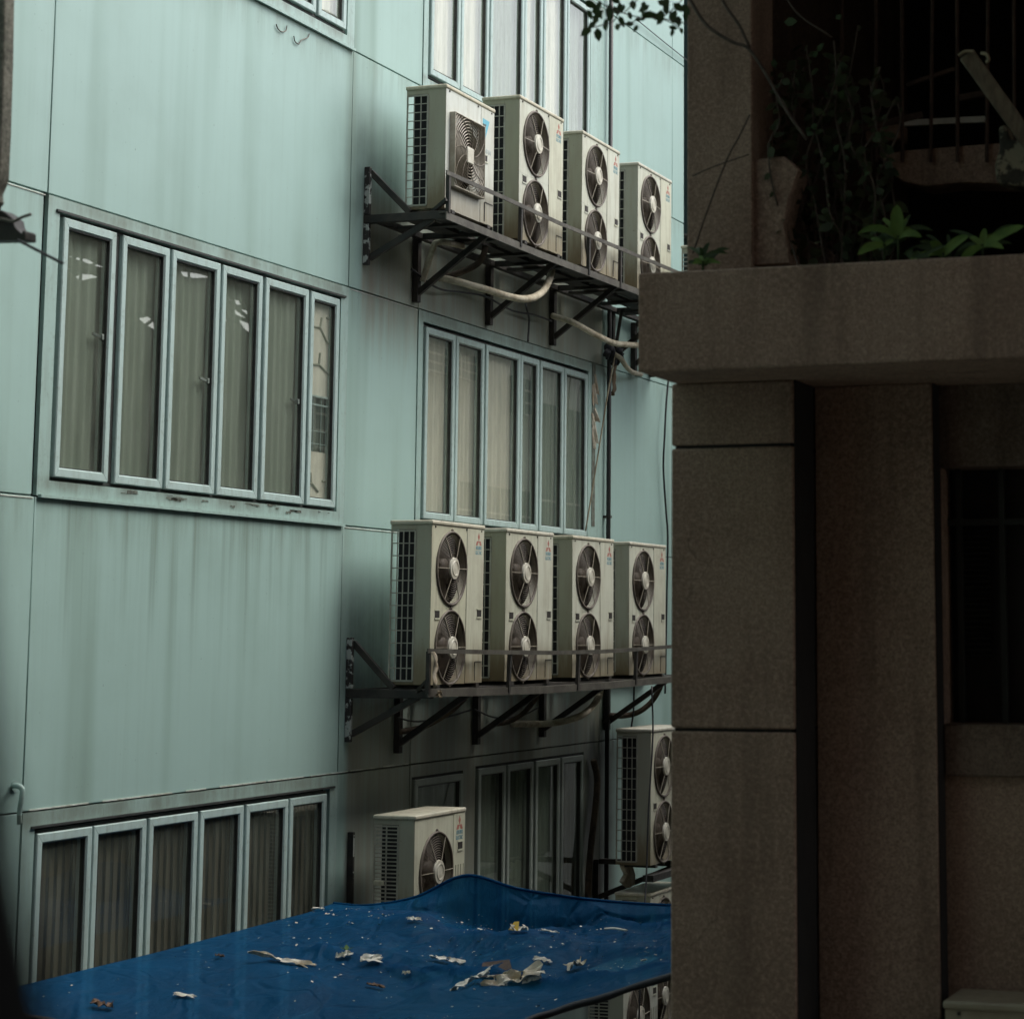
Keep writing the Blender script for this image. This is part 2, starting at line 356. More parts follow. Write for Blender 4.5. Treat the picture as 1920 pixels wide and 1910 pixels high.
    def build(s, name, mat, parent=None, bevel=0, smooth=False, seg=2, sub=0):
        me = bpy.data.meshes.new(name); me.from_pydata(s.v, [], s.f); me.materials.append(M[mat] if isinstance(mat, str) else mat)
        bm = bmesh.new(); bm.from_mesh(me)
        bmesh.ops.recalc_face_normals(bm, faces=bm.faces); bm.to_mesh(me); bm.free()
        o = bpy.data.objects.new(name, me); COL.objects.link(o)
        if parent is not None: o.parent = parent
        if bevel:
            b = o.modifiers.new('bevel', 'BEVEL'); b.width = bevel; b.segments = seg; b.limit_method = 'ANGLE'; b.angle_limit = math.radians(40)
        if sub:
            b = o.modifiers.new('sub', 'SUBSURF'); b.levels = b.render_levels = sub
        if smooth or bevel:
            for p in me.polygons: p.use_smooth = True
            if not smooth or bevel:
                try: me.set_sharp_from_angle(angle=math.radians(38))
                except Exception: pass
        return o
def tag(o, label, cat, group=None, kind=None):
    if label: o['label'] = label
    if cat: o['category'] = cat
    if group: o['group'] = group
    if kind: o['kind'] = kind
    return o
def thing(name, label, cat, loc=(0, 0, 0), rz=0, group=None):
    o = bpy.data.objects.new(name, None); COL.objects.link(o); o.location = loc; o.rotation_euler = (0, 0, rz); o.empty_display_size = .1
    return tag(o, label, cat, group)
def copy_tree(o, parent=None):
    c = o.copy(); COL.objects.link(c); c.parent = parent
    for ch in list(o.children): copy_tree(ch, c)
    return c
def spline(pts, n=8):
    P = [Vector(p) for p in pts]; P = [P[0] * 2 - P[1]] + P + [P[-1] * 2 - P[-2]]; out = []
    for i in range(1, len(P) - 2):
        for k in range(n):
            t = k / n; a, b, c, d = P[i - 1], P[i], P[i + 1], P[i + 2]
            out.append(.5 * ((2 * b) + (c - a) * t + (2 * a - 5 * b + 4 * c - d) * t * t + (3 * b - a - 3 * c + d) * t ** 3))
    out.append(P[-2]); return out
def text_part(name, body, size, mat, parent, loc, sx=1.0, align='CENTER', bold=0.0):
    """lettering on a face whose normal is +x, reading along +y"""
    cu = bpy.data.curves.new(name, 'FONT'); cu.body = body; cu.size = size; cu.align_x = align; cu.extrude = .0008; cu.offset = bold; cu.space_line = .95
    tmp = bpy.data.objects.new('tmp', cu); COL.objects.link(tmp)
    dg = bpy.context.evaluated_depsgraph_get(); me = bpy.data.meshes.new_from_object(tmp.evaluated_get(dg))
    bpy.data.objects.remove(tmp); bpy.data.curves.remove(cu)
    me.transform(Matrix.Translation(loc) @ Matrix(((0, 0, 1, 0), (sx, 0, 0, 0), (0, 1, 0, 0), (0, 0, 0, 1))))
    me.materials.clear(); me.materials.append(M[mat]); me.name = name
    o = bpy.data.objects.new(name, me); COL.objects.link(o); o.parent = parent; return o

# ================================================================== SETTING
g = MB().quad((-60, -60, -7.2), (80, -60, -7.2), (80, 120, -7.2), (-60, 120, -7.2)).build('ground', 'ground'); tag(g, 'concrete floor of the alley far below', None, kind='structure')

# ------------------------------------------------------------------ teal building
TB = thing('office_building', 'pale teal metal clad building with rows of casement windows and rusty streaks', 'building')
GP = .005
ZR = [-7.2, -4.95, -3.02, -1.085, .86, 2.79, 4.76, 6.65, 8.64, 10.2]
YC = [-6.0, 8.3, 12.53, 16.77, 18.10, 22.64, 24.91, 25.34]
W1S = [(12.70, 13.32), (13.405, 14.005), (14.035, 14.70), (14.74, 15.335), (15.375, 16.065), (16.11, 16.60)]
W2S = [(18.235, 18.865), (18.89, 19.525), (19.55, 20.375), (20.395, 20.865), (20.885, 21.51), (21.54, 22.19)]
holes = {}
for r, (c, S) in [((3, 2), W1S)] if 0 else []: pass
def hole_for(ri, ci):
    """window opening (y0,y1,z0,z1) in panel row ri, column ci"""
    z0 = ZR[ri]
    if ri in (2, 4, 6):
        dz = {2: -3.88, 4: 0, 6: 3.89}[ri]
        if ci == 2: return (12.665, 16.635, .965 + dz, 2.69 + dz)
        if ci == 4 and ri != 2: return (18.20, 22.225, .965 + dz, 2.69 + dz)
    return None
for ri in range(len(ZR) - 1):
    for ci in range(len(YC) - 1):
        y0, y1, z0, z1 = YC[ci] + GP, YC[ci + 1] - GP, ZR[ri] + GP, ZR[ri + 1] - GP
        if ci == 1 and ri == 4: y1 -= .035
        px = .0; b = MB(); h = hole_for(ri, ci)
        if ri == 2 and ci == 4:
            hs = [(18.14, 19.20, -2.93, -1.19), (19.47, 22.18, -2.93, -1.17)]
            b.box(-.03, px, y0, hs[0][0], z0, z1); b.box(-.03, px, hs[0][1], hs[1][0], z0, z1); b.box(-.03, px, hs[1][1], y1, z0, z1)
            b.box(-.03, px, hs[0][0], hs[0][1], hs[0][3], z1); b.box(-.03, px, hs[1][0], hs[1][1], hs[1][3], z1)
            b.box(-.03, px, hs[0][0], hs[0][1], z0, hs[0][2]); b.box(-.03, px, hs[1][0], hs[1][1], z0, hs[1][2])
            b.build('wall_panel', 'wall', TB)
        elif h:
            a, c, d, e = h
            b.add([(px, y0, z0), (px, y1, z0), (px, y1, z1), (px, y0, z1), (px, a, d), (px, c, d), (px, c, e), (px, a, e),
                   (-.06, a, d), (-.06, c, d), (-.06, c, e), (-.06, a, e), (-.03, y0, z0), (-.03, y1, z0), (-.03, y1, z1), (-.03, y0, z1)],
                  [(0, 1, 5, 4), (1, 2, 6, 5), (2, 3, 7, 6), (3, 0, 4, 7), (4, 5, 9, 8), (5, 6, 10, 9), (6, 7, 11, 10), (7, 4, 8, 11),
                   (0, 12, 13, 1), (1, 13, 14, 2), (2, 14, 15, 3), (3, 15, 12, 0)])
            o = b.build('window_surround', 'surround', TB); o.location.x = .006
        else:
            b.box(-.03, px, y0, y1, z0, z1); b.build('wall_panel', 'wall', TB, bevel=.004, seg=1)
b = MB()
for ri in range(len(ZR) - 1):       # dark backing inside the joints, left open behind the windows
    z0, z1 = ZR[ri], ZR[ri + 1]
    if ri in (2, 4, 6):
        dz = {2: -3.88, 4: 0, 6: 3.89}[ri]; za, zb = .965 + dz - .02, 2.69 + dz + .02
        for a, c in ((-6, 12.65), (16.65, 18.12), (22.24, 25.33)): b.box(-.09, -.035, a, c, z0, z1)
        for a, c in ((12.65, 16.65), (18.12, 22.24)):
            b.box(-.09, -.035, a, c, z0, za); b.box(-.09, -.035, a, c, zb, z1)
    else: b.box(-.09, -.035, -6, 25.33, z0, z1)
b.build('joint_backing', 'gap', TB)
MB().box(-6, -.8, -6, 25.3, -7.2, 10.1).build('inner_core', 'room', TB)
MB().box(-6.1, .10, -6.1, 25.5, 10.21, 10.45).build('roof', 'conc_dark', TB)
MB().box(-.6, -.03, 25.31, 25.335, -7.2, 10.19).build('end_wall', 'wall', TB)
# bottom drip flashings of the window bands
for z in (.86, 4.755):
    for (a, c) in ((12.55, 16.75), (18.12, 22.62)):
        MB().box(.0065, .032, a, c, z - .008, z + .012).build('drip_flashing', 'surround', TB)
for z in (-1.085, 2.795, 6.66):
    MB().box(.0065, .02, 12.62, 16.70, z - .125 + .02, z - .125 + .035).build('head_flashing', 'gap', TB)

b = MB(); rs = random.Random(5)
y = 12.6
while y < 18.0:
    l = rs.uniform(.25, .9); b.box(-.002, .006, y, min(18.05, y + l), -1.0795, -1.073 + rs.uniform(0, .003)); y += l + rs.uniform(.02, .2)
b.box(-.002, .005, 8.4, 12.5, 2.772, 2.779); b.box(-.002, .005, 8.4, 12.5, .843, .850); b.box(-.002, .005, 16.8, 18.08, .843, .849); b.box(-.002, .005, 16.8, 18.08, 2.774, 2.779)
b.build('sealant_bead', 'sealant', TB)
def sash(y0, y1, z0, z1, parent, xf=.020, wdt=.062, bw=.062, mat='frame', glassm='glass'):
    a, c, d, e = y0 + wdt, y1 - wdt, z0 + bw, z1 - bw
    b = MB()
    for P, Q in (((y0, z0), (y1, z0)), ((y1, z0), (y1, z1)), ((y1, z1), (y0, z1)), ((y0, z1), (y0, z0))):
        f = lambda p: (a if p[0] == y0 else c, d if p[1] == z0 else e)
        p2, q2 = f(P), f(Q); u = .0016
        dv = Vector((Q[0] - P[0], Q[1] - P[1])).normalized() * u
        P1 = (P[0] + dv.x, P[1] + dv.y); Q1 = (Q[0] - dv.x, Q[1] - dv.y); p3 = (p2[0] + dv.x, p2[1] + dv.y); q3 = (q2[0] - dv.x, q2[1] - dv.y)
        xb = xf - .075; xs = xf - .007
        vs = [(xs, *P1), (xs, *Q1), (xf, *[Q1[i] * .9 + q3[i] * .1 for i in (0, 1)]), (xf, *[P1[i] * .9 + p3[i] * .1 for i in (0, 1)]),
              (xf - .001, *[Q1[i] * .14 + q3[i] * .86 for i in (0, 1)]), (xf - .001, *[P1[i] * .14 + p3[i] * .86 for i in (0, 1)]), (xs - .006, *q3), (xs - .006, *p3),
              (xb, *Q1), (xb, *P1), (xb, *q3), (xb, *p3)]
        b.add(vs, [(0, 1, 2, 3), (3, 2, 4, 5), (5, 4, 6, 7), (1, 0, 9, 8), (7, 6, 10, 11), (0, 3, 5, 7, 11, 9), (1, 8, 10, 6, 4, 2)])
    s = b.build('sash', mat, parent)
    MB().quad((xf - .032, a + .004, d + .004), (xf - .032, c - .004, d + .004), (xf - .032, c - .004, e - .004), (xf - .032, a + .004, e - .004)).build('pane', glassm, parent)
    g = MB(); k = .007; xo = xf - .0125
    for r_ in ((a - .001, a + k, d, e), (c - k, c + .001, d, e), (a + k, c - k, d - .001, d + k), (a + k, c - k, e - k, e + .001)): g.box(xf - .045, xo, *r_)
    g.build('painted_reveal_shade', 'gap', parent)  # black edging paints the shade of the sash reveal
    return s
def folds(b, y0, y1, z0, z1, x, amp, step):
    n = max(2, int((y1 - y0) / step)); ph = random.random() * 6; vs = []
    for i in range(n + 1):
        y = y0 + (y1 - y0) * i / n; q = x + amp * math.sin(i * 1.35 + ph) + amp * .6 * math.sin(i * .53 + ph * 2)
        vs += [(q, y, z0), (q, y, z1)]
    b.add(vs, [(2 * i, 2 * i + 2, 2 * i + 3, 2 * i + 1) for i in range(n)])
def window(S, z0, z1, curt, handles=(), glassm='glass', slats=False):
    w = bpy.data.objects.new('window', None); COL.objects.link(w); w.parent = TB
    for i, (a, c) in enumerate(S):
        sash(a, c, z0, z1, w, xf=.020 - .004 * (i % 2), glassm=glassm)
        cm = curt[i % len(curt)]
        if cm:
            b = MB()
            if cm == 'painted_reflection':                                   # pale sheets paint a reflected house front, left open at its dark window
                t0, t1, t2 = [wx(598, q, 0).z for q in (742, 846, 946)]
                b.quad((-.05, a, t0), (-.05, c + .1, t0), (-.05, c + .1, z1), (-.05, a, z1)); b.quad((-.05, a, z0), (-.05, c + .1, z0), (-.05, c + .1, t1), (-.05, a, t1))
                b.build('painted_reflection', PL, w)
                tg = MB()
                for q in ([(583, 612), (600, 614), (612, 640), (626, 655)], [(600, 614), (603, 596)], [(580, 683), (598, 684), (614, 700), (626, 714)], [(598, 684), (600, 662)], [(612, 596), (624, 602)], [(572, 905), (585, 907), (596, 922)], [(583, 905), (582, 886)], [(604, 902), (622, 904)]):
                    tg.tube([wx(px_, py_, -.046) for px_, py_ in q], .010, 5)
                tg.build('painted_twig_reflection', 'twigreflection', w)
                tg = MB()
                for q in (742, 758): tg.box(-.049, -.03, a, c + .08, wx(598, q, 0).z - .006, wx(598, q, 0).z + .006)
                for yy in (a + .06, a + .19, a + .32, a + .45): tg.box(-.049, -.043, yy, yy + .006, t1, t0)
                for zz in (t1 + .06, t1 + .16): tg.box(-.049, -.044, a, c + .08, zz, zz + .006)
                tg.build('painted_grid_reflection', 'frame', w)  # bars of the reflected window, painted with the sheets
                b = MB(); folds(b, a - .02, c + .1, z0, z1, -.12, .012, .022); b.build('curtain', G, w, smooth=True)
                continue
            if slats:
                n = 7; st = (c - a) / n
                for k in range(n): b.bar((-.075, a + st * (k + .5), z0), (-.075, a + st * (k + .5), z1), st * .88, .004, up=(1, .22, 0))
            else: folds(b, a - .01, c + .17, z0, z1, -.062 - .016 * (i % 2), .009, .022)
            b.build('curtain', cm, w, smooth=not slats)
    for i, zz in handles:
        c = S[i][1]
        hb = MB().box(-.030, -.002, c - .10, c - .075, zz - .02, zz + .02); hb.bar((-.02, c - .09, zz), (-.02, c - .19, zz + .012), .016, .02)
        hb.build('handle', 'handle', w, bevel=.004)
    b = MB()
    for (a, c), (a2, c2) in zip(S, S[1:]): b.box(-.032, -.014, c + .001, a2 - .001, z0 + .01, z1 - .01)
    b.box(-.055, -.014, S[0][0] - .03, S[-1][1] + .03, z1 - .004, z1 + .02); b.box(-.055, -.014, S[0][0] - .03, S[-1][1] + .03, z0 - .02, z0 + .004)
    if len(S) == 1:
        for q0, q1 in ((S[0][0] - .03, S[0][0] - .002), (S[0][1] + .002, S[0][1] + .03)): b.box(-.055, -.014, q0, q1, z0, z1)
    b.build('frame', 'gap', w)
    b = MB(); a, c = S[0][0] - .02, S[-1][1] + .02           # the shallow room behind
    b.quad((-.62, a, z0), (-.62, c, z0), (-.62, c, z1), (-.62, a, z1)); b.quad((-.62, a, z1 + .02), (-.62, c, z1 + .02), (-.06, c, z1 + .02), (-.06, a, z1 + .02))
    b.quad((-.62, a, z0 - .02), (-.62, c, z0 - .02), (-.06, c, z0 - .02), (-.06, a, z0 - .02))
    b.quad((-.62, a, z0), (-.62, a, z1), (-.06, a, z1), (-.06, a, z0)); b.quad((-.62, c, z0), (-.62, c, z1), (-.06, c, z1), (-.06, c, z0))
    b.build('reveal', 'room', w)
    return w
G, K, PL = 'curtain', 'curtain_dark', 'curtain_reflection_pale'
window(W1S, .99, 2.665, [G, G, G, G, G, 'painted_reflection'], handles=((0, 1.95), (2, 1.80), (4, 1.78)))
window(W2S, .985, 2.65, [PL, PL, PL, G, G, G])  # first three: pale curtains stand in for the cream house's reflection
window(W1S, 4.89, 6.54, [G, PL, G, PL, PL, PL])
window(W2S, 4.90, 6.54, [PL, PL, G, PL, PL, G])
window([(12.68, 13.295), (13.315, 13.955), (13.98, 14.62), (14.655, 15.27), (15.30, 15.94), (15.97, 16.57)], -2.90, -1.225, [K] * 6, glassm='glass_dark', slats=True)
window([(19.51, 20.14), (20.19, 20.82), (20.87, 21.50), (21.55, 22.14)], -2.90, -1.195, [G, G, G, K], glassm='glass_dark')
w = window([(18.17, 19.17)], -2.90, -1.215, [G], glassm='glass_dark')
# rusty flakes on the window band sill and beside the far window
b = MB()
for k in range(20):
    y = random.uniform(13.3, 16.5); z = random.uniform(.935, .965) - (.02 if random.random() < .2 else 0); l = random.uniform(.03, .16); hh = random.uniform(.006, .022)
    n = 6; top = [(.0095, y + l * i / n, z + random.uniform(0, hh * .3)) for i in range(n + 1)]; bot = [(.0095, y + l * i / n, z - random.uniform(.2, 1) * hh) for i in range(n, -1, -1)]
    b.quad(*(top + bot))
b.build('peeling_paint', 'rust', TB)['kind'] = 'stuff'
b = MB()
for k in range(12):
    y = random.uniform(22.30, 22.40); z = random.uniform(2.05, 2.75); l = random.uniform(.08, .3)
    b.add([(.012, y, z), (.02, y + .02, z), (.05 * random.random() + .02, y + .035, z - l), (.015, y + .01, z - l * .9)], [(0, 1, 2, 3)])
b.build('peeling_paint', 'rag', TB)['kind'] = 'stuff'
MB().box(.007, .012, 22.33, 22.42, 1.1, 2.78).build('water_stain_strip', 'rust', TB)

# pipes and cables on the wall
def cable(name, label, pts, r, mat, cat, seg=6, n=8, group=None, smooth=True):
    o = MB().tube(spline(pts, n), r, seg).build(name, mat, smooth=smooth); return tag(o, label, cat, group)
dp = thing('drainpipe', 'black drainpipe running straight down the wall right of the far windows', 'drainpipe')
MB().tube([(.05, 22.72, -7.2), (.05, 22.72, 10)], .024, 10).build('pipe', 'cable', dp, smooth=True)
for z in (-3, -.9, 1.2, 4.0, 7.5): MB().box(.001, .078, 22.69, 22.75, z, z + .025).build('clamp', 'steel', dp)
cable('wall_cable', 'thin dark cable hanging loosely down the teal wall beside the stone pillar', [wx(1262, 640, .06), wx(1251, 735, .06), wx(1246, 820, .07), wx(1244, 880, .05), wx(1249, 960, .05), wx(1252, 1010, .05), wx(1250, 1130, .05), wx(1247, 1300, .05)], .011, 'cable', 'cable')
cable('wall_cable', 'thin wire slanting across the bright wall under the leafy twigs', [wx(1195, 38, .03), wx(1240, 75, .03), wx(1290, 115, .03)], .006, 'cable', 'cable')
cable('hanging_wire', 'thin dark wire between the lower rack and the unit half hidden by the pillar', [wx(1189, 1285, .3), wx(1188, 1330, .3), wx(1184, 1362, .3)], .009, 'cable', 'wire')
cable('hanging_wire', 'black wire hanging in front of the blue tarpaulin beside the pillar', [wx(1222, 1286, .95), wx(1224, 1380, 1.0), wx(1216, 1520, 1.05), wx(1212, 1640, 1.1), wx(1206, 1760, 1.2), wx(1200, 1850, 1.3), wx(1198, 1925, 1.3)], .009, 'cable', 'wire')
hk = thing('wall_hook', 'bent wire hook stuck to the pale wall, left one of two', 'hook')
for k, (a, b_) in enumerate((((520, 50), (534, 78)), ((553, 70), (577, 68)))):
    if k: hk = thing('wall_hook', 'bent wire hook stuck to the pale wall, right one of two', 'hook')
    q = [(518, 46), (521, 54), (528, 60), (536, 58), (538, 49)] if k == 0 else [(551, 68), (553, 78), (560, 83), (565, 76), (577, 71), (580, 64)]
    MB().tube(spline([wx(x, y, .012) for x, y in q], 5), .005, 5).build('wire', 'steel_edge', hk)
sp = thing('spout_pipe', 'short grey drain spout bent down from the wall at the lower left', 'pipe')
MB().tube(spline([wx(26, 1473, .02), wx(34, 1473, .07), wx(42, 1480, .10), wx(40, 1500, .10), wx(37, 1520, .09), wx(37, 1545, .09)], 6), .017, 8).build('pipe', 'surround', sp, smooth=True)
MB().disc(.001, .012, wx(26, 1473)[1], wx(26, 1473)[2], .035).build('flange', 'surround', sp)
st = thing('bracket_stub', 'short steel stub with flaking white paint fixed to the stained wall', 'bracket')
MB().box(.001, .05, 16.965, 17.0, -2.2, -1.55).build('angle_iron', 'steel', st, bevel=.003)
MB().box(.051, .054, 16.966, 16.985, -1.92, -1.57).build('paint_patch', 'steel_pale', st)

# ------------------------------------------------------------------ air conditioners (x out of the wall, y along it)
def lattice(b, x0, x1, z0, z1, nc, nr, w=.008, fr=.014, t=.008, y=0.0):
    for i in range(nc + 1):
        x = x0 + (x1 - x0) * i / nc; k = fr if i in (0, nc) else w; b.box(x - k / 2, x + k / 2, y - t, y, z0, z1)
    for i in range(nr + 1):
        z = z0 + (z1 - z0) * i / nr; k = fr if i in (0, nr) else w; b.box(x0, x1, y - t + .001, y - .001, z - k / 2, z + k / 2)
def guard(R, x, cy, cz, par, n=12, spokes=6, rot=0.0):
    b = MB()
    for i in range(n):
        rr = R * (.31 + .66 * i / (n - 1)); xx = x + .016 * (1 - (rr / R) ** 2)
        b.ring(xx, cy, cz, rr, .0019, 44, 4)
    o = b.build('fan_guard', 'wire', par)
    b = MB()
    b.ring(x, cy, cz, R + .004, .011, 48, 6); b.ring(x, cy, cz + R + .016, .012, .006, 12, 5); b.ring(x, cy, cz - R - .014, .010, .006, 12, 5)
    b.build('guard_rim', 'rim', o, smooth=True)
    b = MB()
    for k in range(spokes):
        t = rot + 2 * PI * k / spokes; c, s = math.cos(t), math.sin(t)
        b.bar((x + .022, cy + c * R * .27, cz + s * R * .27), (x + .007, cy + c * R, cz + s * R), .0055, .005, up=(1, 0, 0))
    b.build('spoke', 'spoke', o)
    b = MB(); b.disc(x + .012, x + .03, cy, cz, R * .315, 32, .004, R * .30); b.ring(x + .032, cy, cz, R * .20, .004, 32, 4)
    b.build('hub_cap', 'hub', o, smooth=False)
    return o
def blades(R, x, cy, cz, par, n=3, rot=.4):
    b = MB(); b.disc(x - .06, x + .02, cy, cz, R * .28, 20, .01)
    for k in range(n):
        t0 = rot + 2 * PI * k / n; vs = []
        for i in range(7):
            a = t0 + 1.35 * i / 6
            for j in range(4):
                r = R * (.26 + .66 * j / 3); aa = a + .25 * j / 3
                vs.append((x - .055 + .075 * i / 6, cy + r * math.cos(aa), cz + r * math.sin(aa)))
        b.add(vs, [(i * 4 + j, (i + 1) * 4 + j, (i + 1) * 4 + j + 1, i * 4 + j + 1) for i in range(6) for j in range(3)])
    return b.build('fan', 'blade', par, smooth=True)
def emblem(par, x, cy, cz, s):
    """three diamonds, and two lines of lettering under them"""
    b = MB(); h = s * .866
    for ang in (90, 210, 330):
        t = math.radians(ang); u = Vector((math.cos(t + PI / 6), math.sin(t + PI / 6))); v = Vector((math.cos(t - PI / 6), math.sin(t - PI / 6)))
        pts = [Vector((0, 0)), v * s, (u + v) * s, u * s]
        b.prism([(x, cy + p.x, cz + p.y) for p in pts], (.0008, 0, 0))
    b.build('emblem', 'red', par)
    text_part('lettering', 'MITSUBISHI', s * 1.05, 'blueprint', par, (x, cy, cz - s * 1.75), .55, bold=.0012)
    text_part('lettering', 'ELECTRIC', s * 1.05, 'blueprint', par, (x, cy, cz - s * 2.75), .70, bold=.0012)
def recess(par, x, cy, cz, w=.085, h=.055):
    b = MB(); b.box(x, x + .002, cy - w / 2, cy + w / 2, cz - h / 2, cz + h / 2); o = b.build('handle', 'slot', par)
    b = MB(); b.box(x, x + .006, cy - w / 2 - .008, cy + w / 2 + .008, cz - h / 2 - .014, cz - h / 2 - .002); b.box(x, x + .004, cy - w / 2 - .008, cy + w / 2 + .008, cz + h / 2 + .002, cz + h / 2 + .008)
    b.build('lip', 'ac', o); return o
def shell(t, W, D, H, gx, fm='ac'):
    """back, right, bottom and the solid strip of the left side; the rest of the left side is open behind the grille"""
    b = MB()
    b.box(gx, D - .003, 0, .012, .03, H - .035)                   # solid strip by the front corner
    b.box(0, gx, .001, .011, .03, .055); b.box(0, gx, .001, .011, H - .075, H - .035)
    b.box(0, .014, .0, .012, .03, H - .035)
    b.build('side_panel', 'ac_side_shaded', t, bevel=.004)
    b = MB(); b.box(0, D - .003, W - .012, W, .03, H - .035); b.box(0, D - .004, .013, W - .013, .03, .045)
    b.box(.0, .014, W * .25, W - .013, .046, H - .036)
    b.build('casing', fm, t, bevel=.003)
    b = MB(); b.quad((.055, .035, .05), (gx - .002, .035, .05), (gx - .002, .035, H - .04), (.055, .035, H - .04))
    b.quad((.05, .15, .05), (.05, W - .02, .05), (.05, W - .02, H - .04), (.05, .15, H - .04))
    b.build('coil', 'coil', t)
    MB().box(-.008, D + .010, -.010, W + .010, H - .036, H).build('top_cover', 'ac_lid', t, bevel=.012, seg=3)
    b = MB()
    for y in (.10, W - .16): b.box(.01, D + .02, y, y + .06, 0, .029)
    b.build('foot', 'steel', t)
def rear_box(t, W, D, H, W2):
    """dark inside of the fan compartment"""
    b = MB(); b.quad((.06, .05, .05), (.06, W2, .05), (.06, W2, H - .04), (.06, .05, H - .04)); b.quad((.06, W2, .05), (D - .02, W2, .05), (D - .02, W2, H - .04), (.06, W2, H - .04))
    b.quad((gxs(D), .05, .05), (D - .02, .05, .05), (D - .02, .05, H - .04), (gxs(D), .05, H - .04)); b.quad((.06, .05, .05), (.06, W2, .05), (D - .02, W2, .05), (D - .02, .05, .05)); b.quad((.06, .05, H - .04), (.06, W2, H - .04), (D - .02, W2, H - .04), (D - .02, .05, H - .04))
    b.build('fan_compartment', 'cavity', t)
def gxs(D): return D * .60
def screws(b, x, W, H):
    for y in (.06, W * .65, W - .06): b.box(x, x + .006, y - .007, y + .007, H - .058, H - .044)
def make_double(label):
    t = thing('air_conditioner', label, 'air conditioner', group='twin fan air conditioners on the wall')
    W, D, H, R = 1.05, .36, 1.33, .288; gx = gxs(D); cy = .385; S = .695
    shell(t, W, D, H, gx); rear_box(t, W, D, H, S)
    b = MB(); b.plate_hole(D, .0, S, .632, H - .036, cy, .955, R); b.plate_hole(D, .0, S, .03, .620, cy, .322, R)
    b.box(D - .012, D - .001, 0, S, .620, .632)
    b.build('front_panel', 'ac', t)
    b = MB(); b.box(D - .02, D + .003, S + .006, W, .03, H - .037); b.build('service_panel', 'ac', t, bevel=.004)
    b = MB(); b.box(D - .006, D + .0005, S + .0005, S + .0055, .03, H - .037); screws(b, D + .001, W, H); b.box(D + .004, D + .007, W - .16, W - .02, .20, .206); b.box(D + .004, D + .007, W - .165, W - .158, .05, .20)
    b.build('seam', 'slot', t)
    b = MB(); lattice(b, .012, gx, .062, H - .085, 4, 12); b.build('side_grille', 'ac_bar', t)
    for z in (.955, .322):
        blades(R, D - .075, cy, z, t, rot=.4 + z); guard(R, D + .006, cy, z, t)
    recess(t, D + .001, .125, .585); recess(t, D + .004, W - .085, .60)
    emblem(t, D + .0032, W - .115, 1.195, .040)
    return t
def make_single(label, W=.95, H=.92, louv=True, group=None):
    t = thing('air_conditioner', label, 'air conditioner', group=group)
    D, R = .35, .30; gx = gxs(D); cy = .40; cz = H * .5; S = .72
    shell(t, W, D, H, gx); rear_box(t, W, D, H, S)
    MB().plate_hole(D, 0, S, .03, H - .036, cy, cz, R).build('front_panel', 'ac', t)
    MB().box(D - .02, D + .003, S + .004, W, .03, H - .037).build('service_panel', 'ac', t, bevel=.004)
    b = MB()
    for k in range(4): b.box(D + .002, D + .006, S + .05 + k * .05, S + .055 + k * .05, .06, H * .52)
    b.build('ribs', 'ac_side_shaded', t)
    b = MB(); lattice(b, .012, gx, .062, H - .085, 2, 26 if louv else 12, w=.010); b.build('side_grille', 'ac_bar', t)
    MB().box(.02, .10, -.035, -.004, H * .42, H * .46).build('pull_handle', 'ac', t, bevel=.004)
    blades(R, D - .075, cy, cz, t); guard(R, D + .006, cy, cz, t, 12)
    recess(t, D + .004, W - .095, H * .68)
    emblem(t, D + .0035, W - .11, H * .86, .042)
    return t
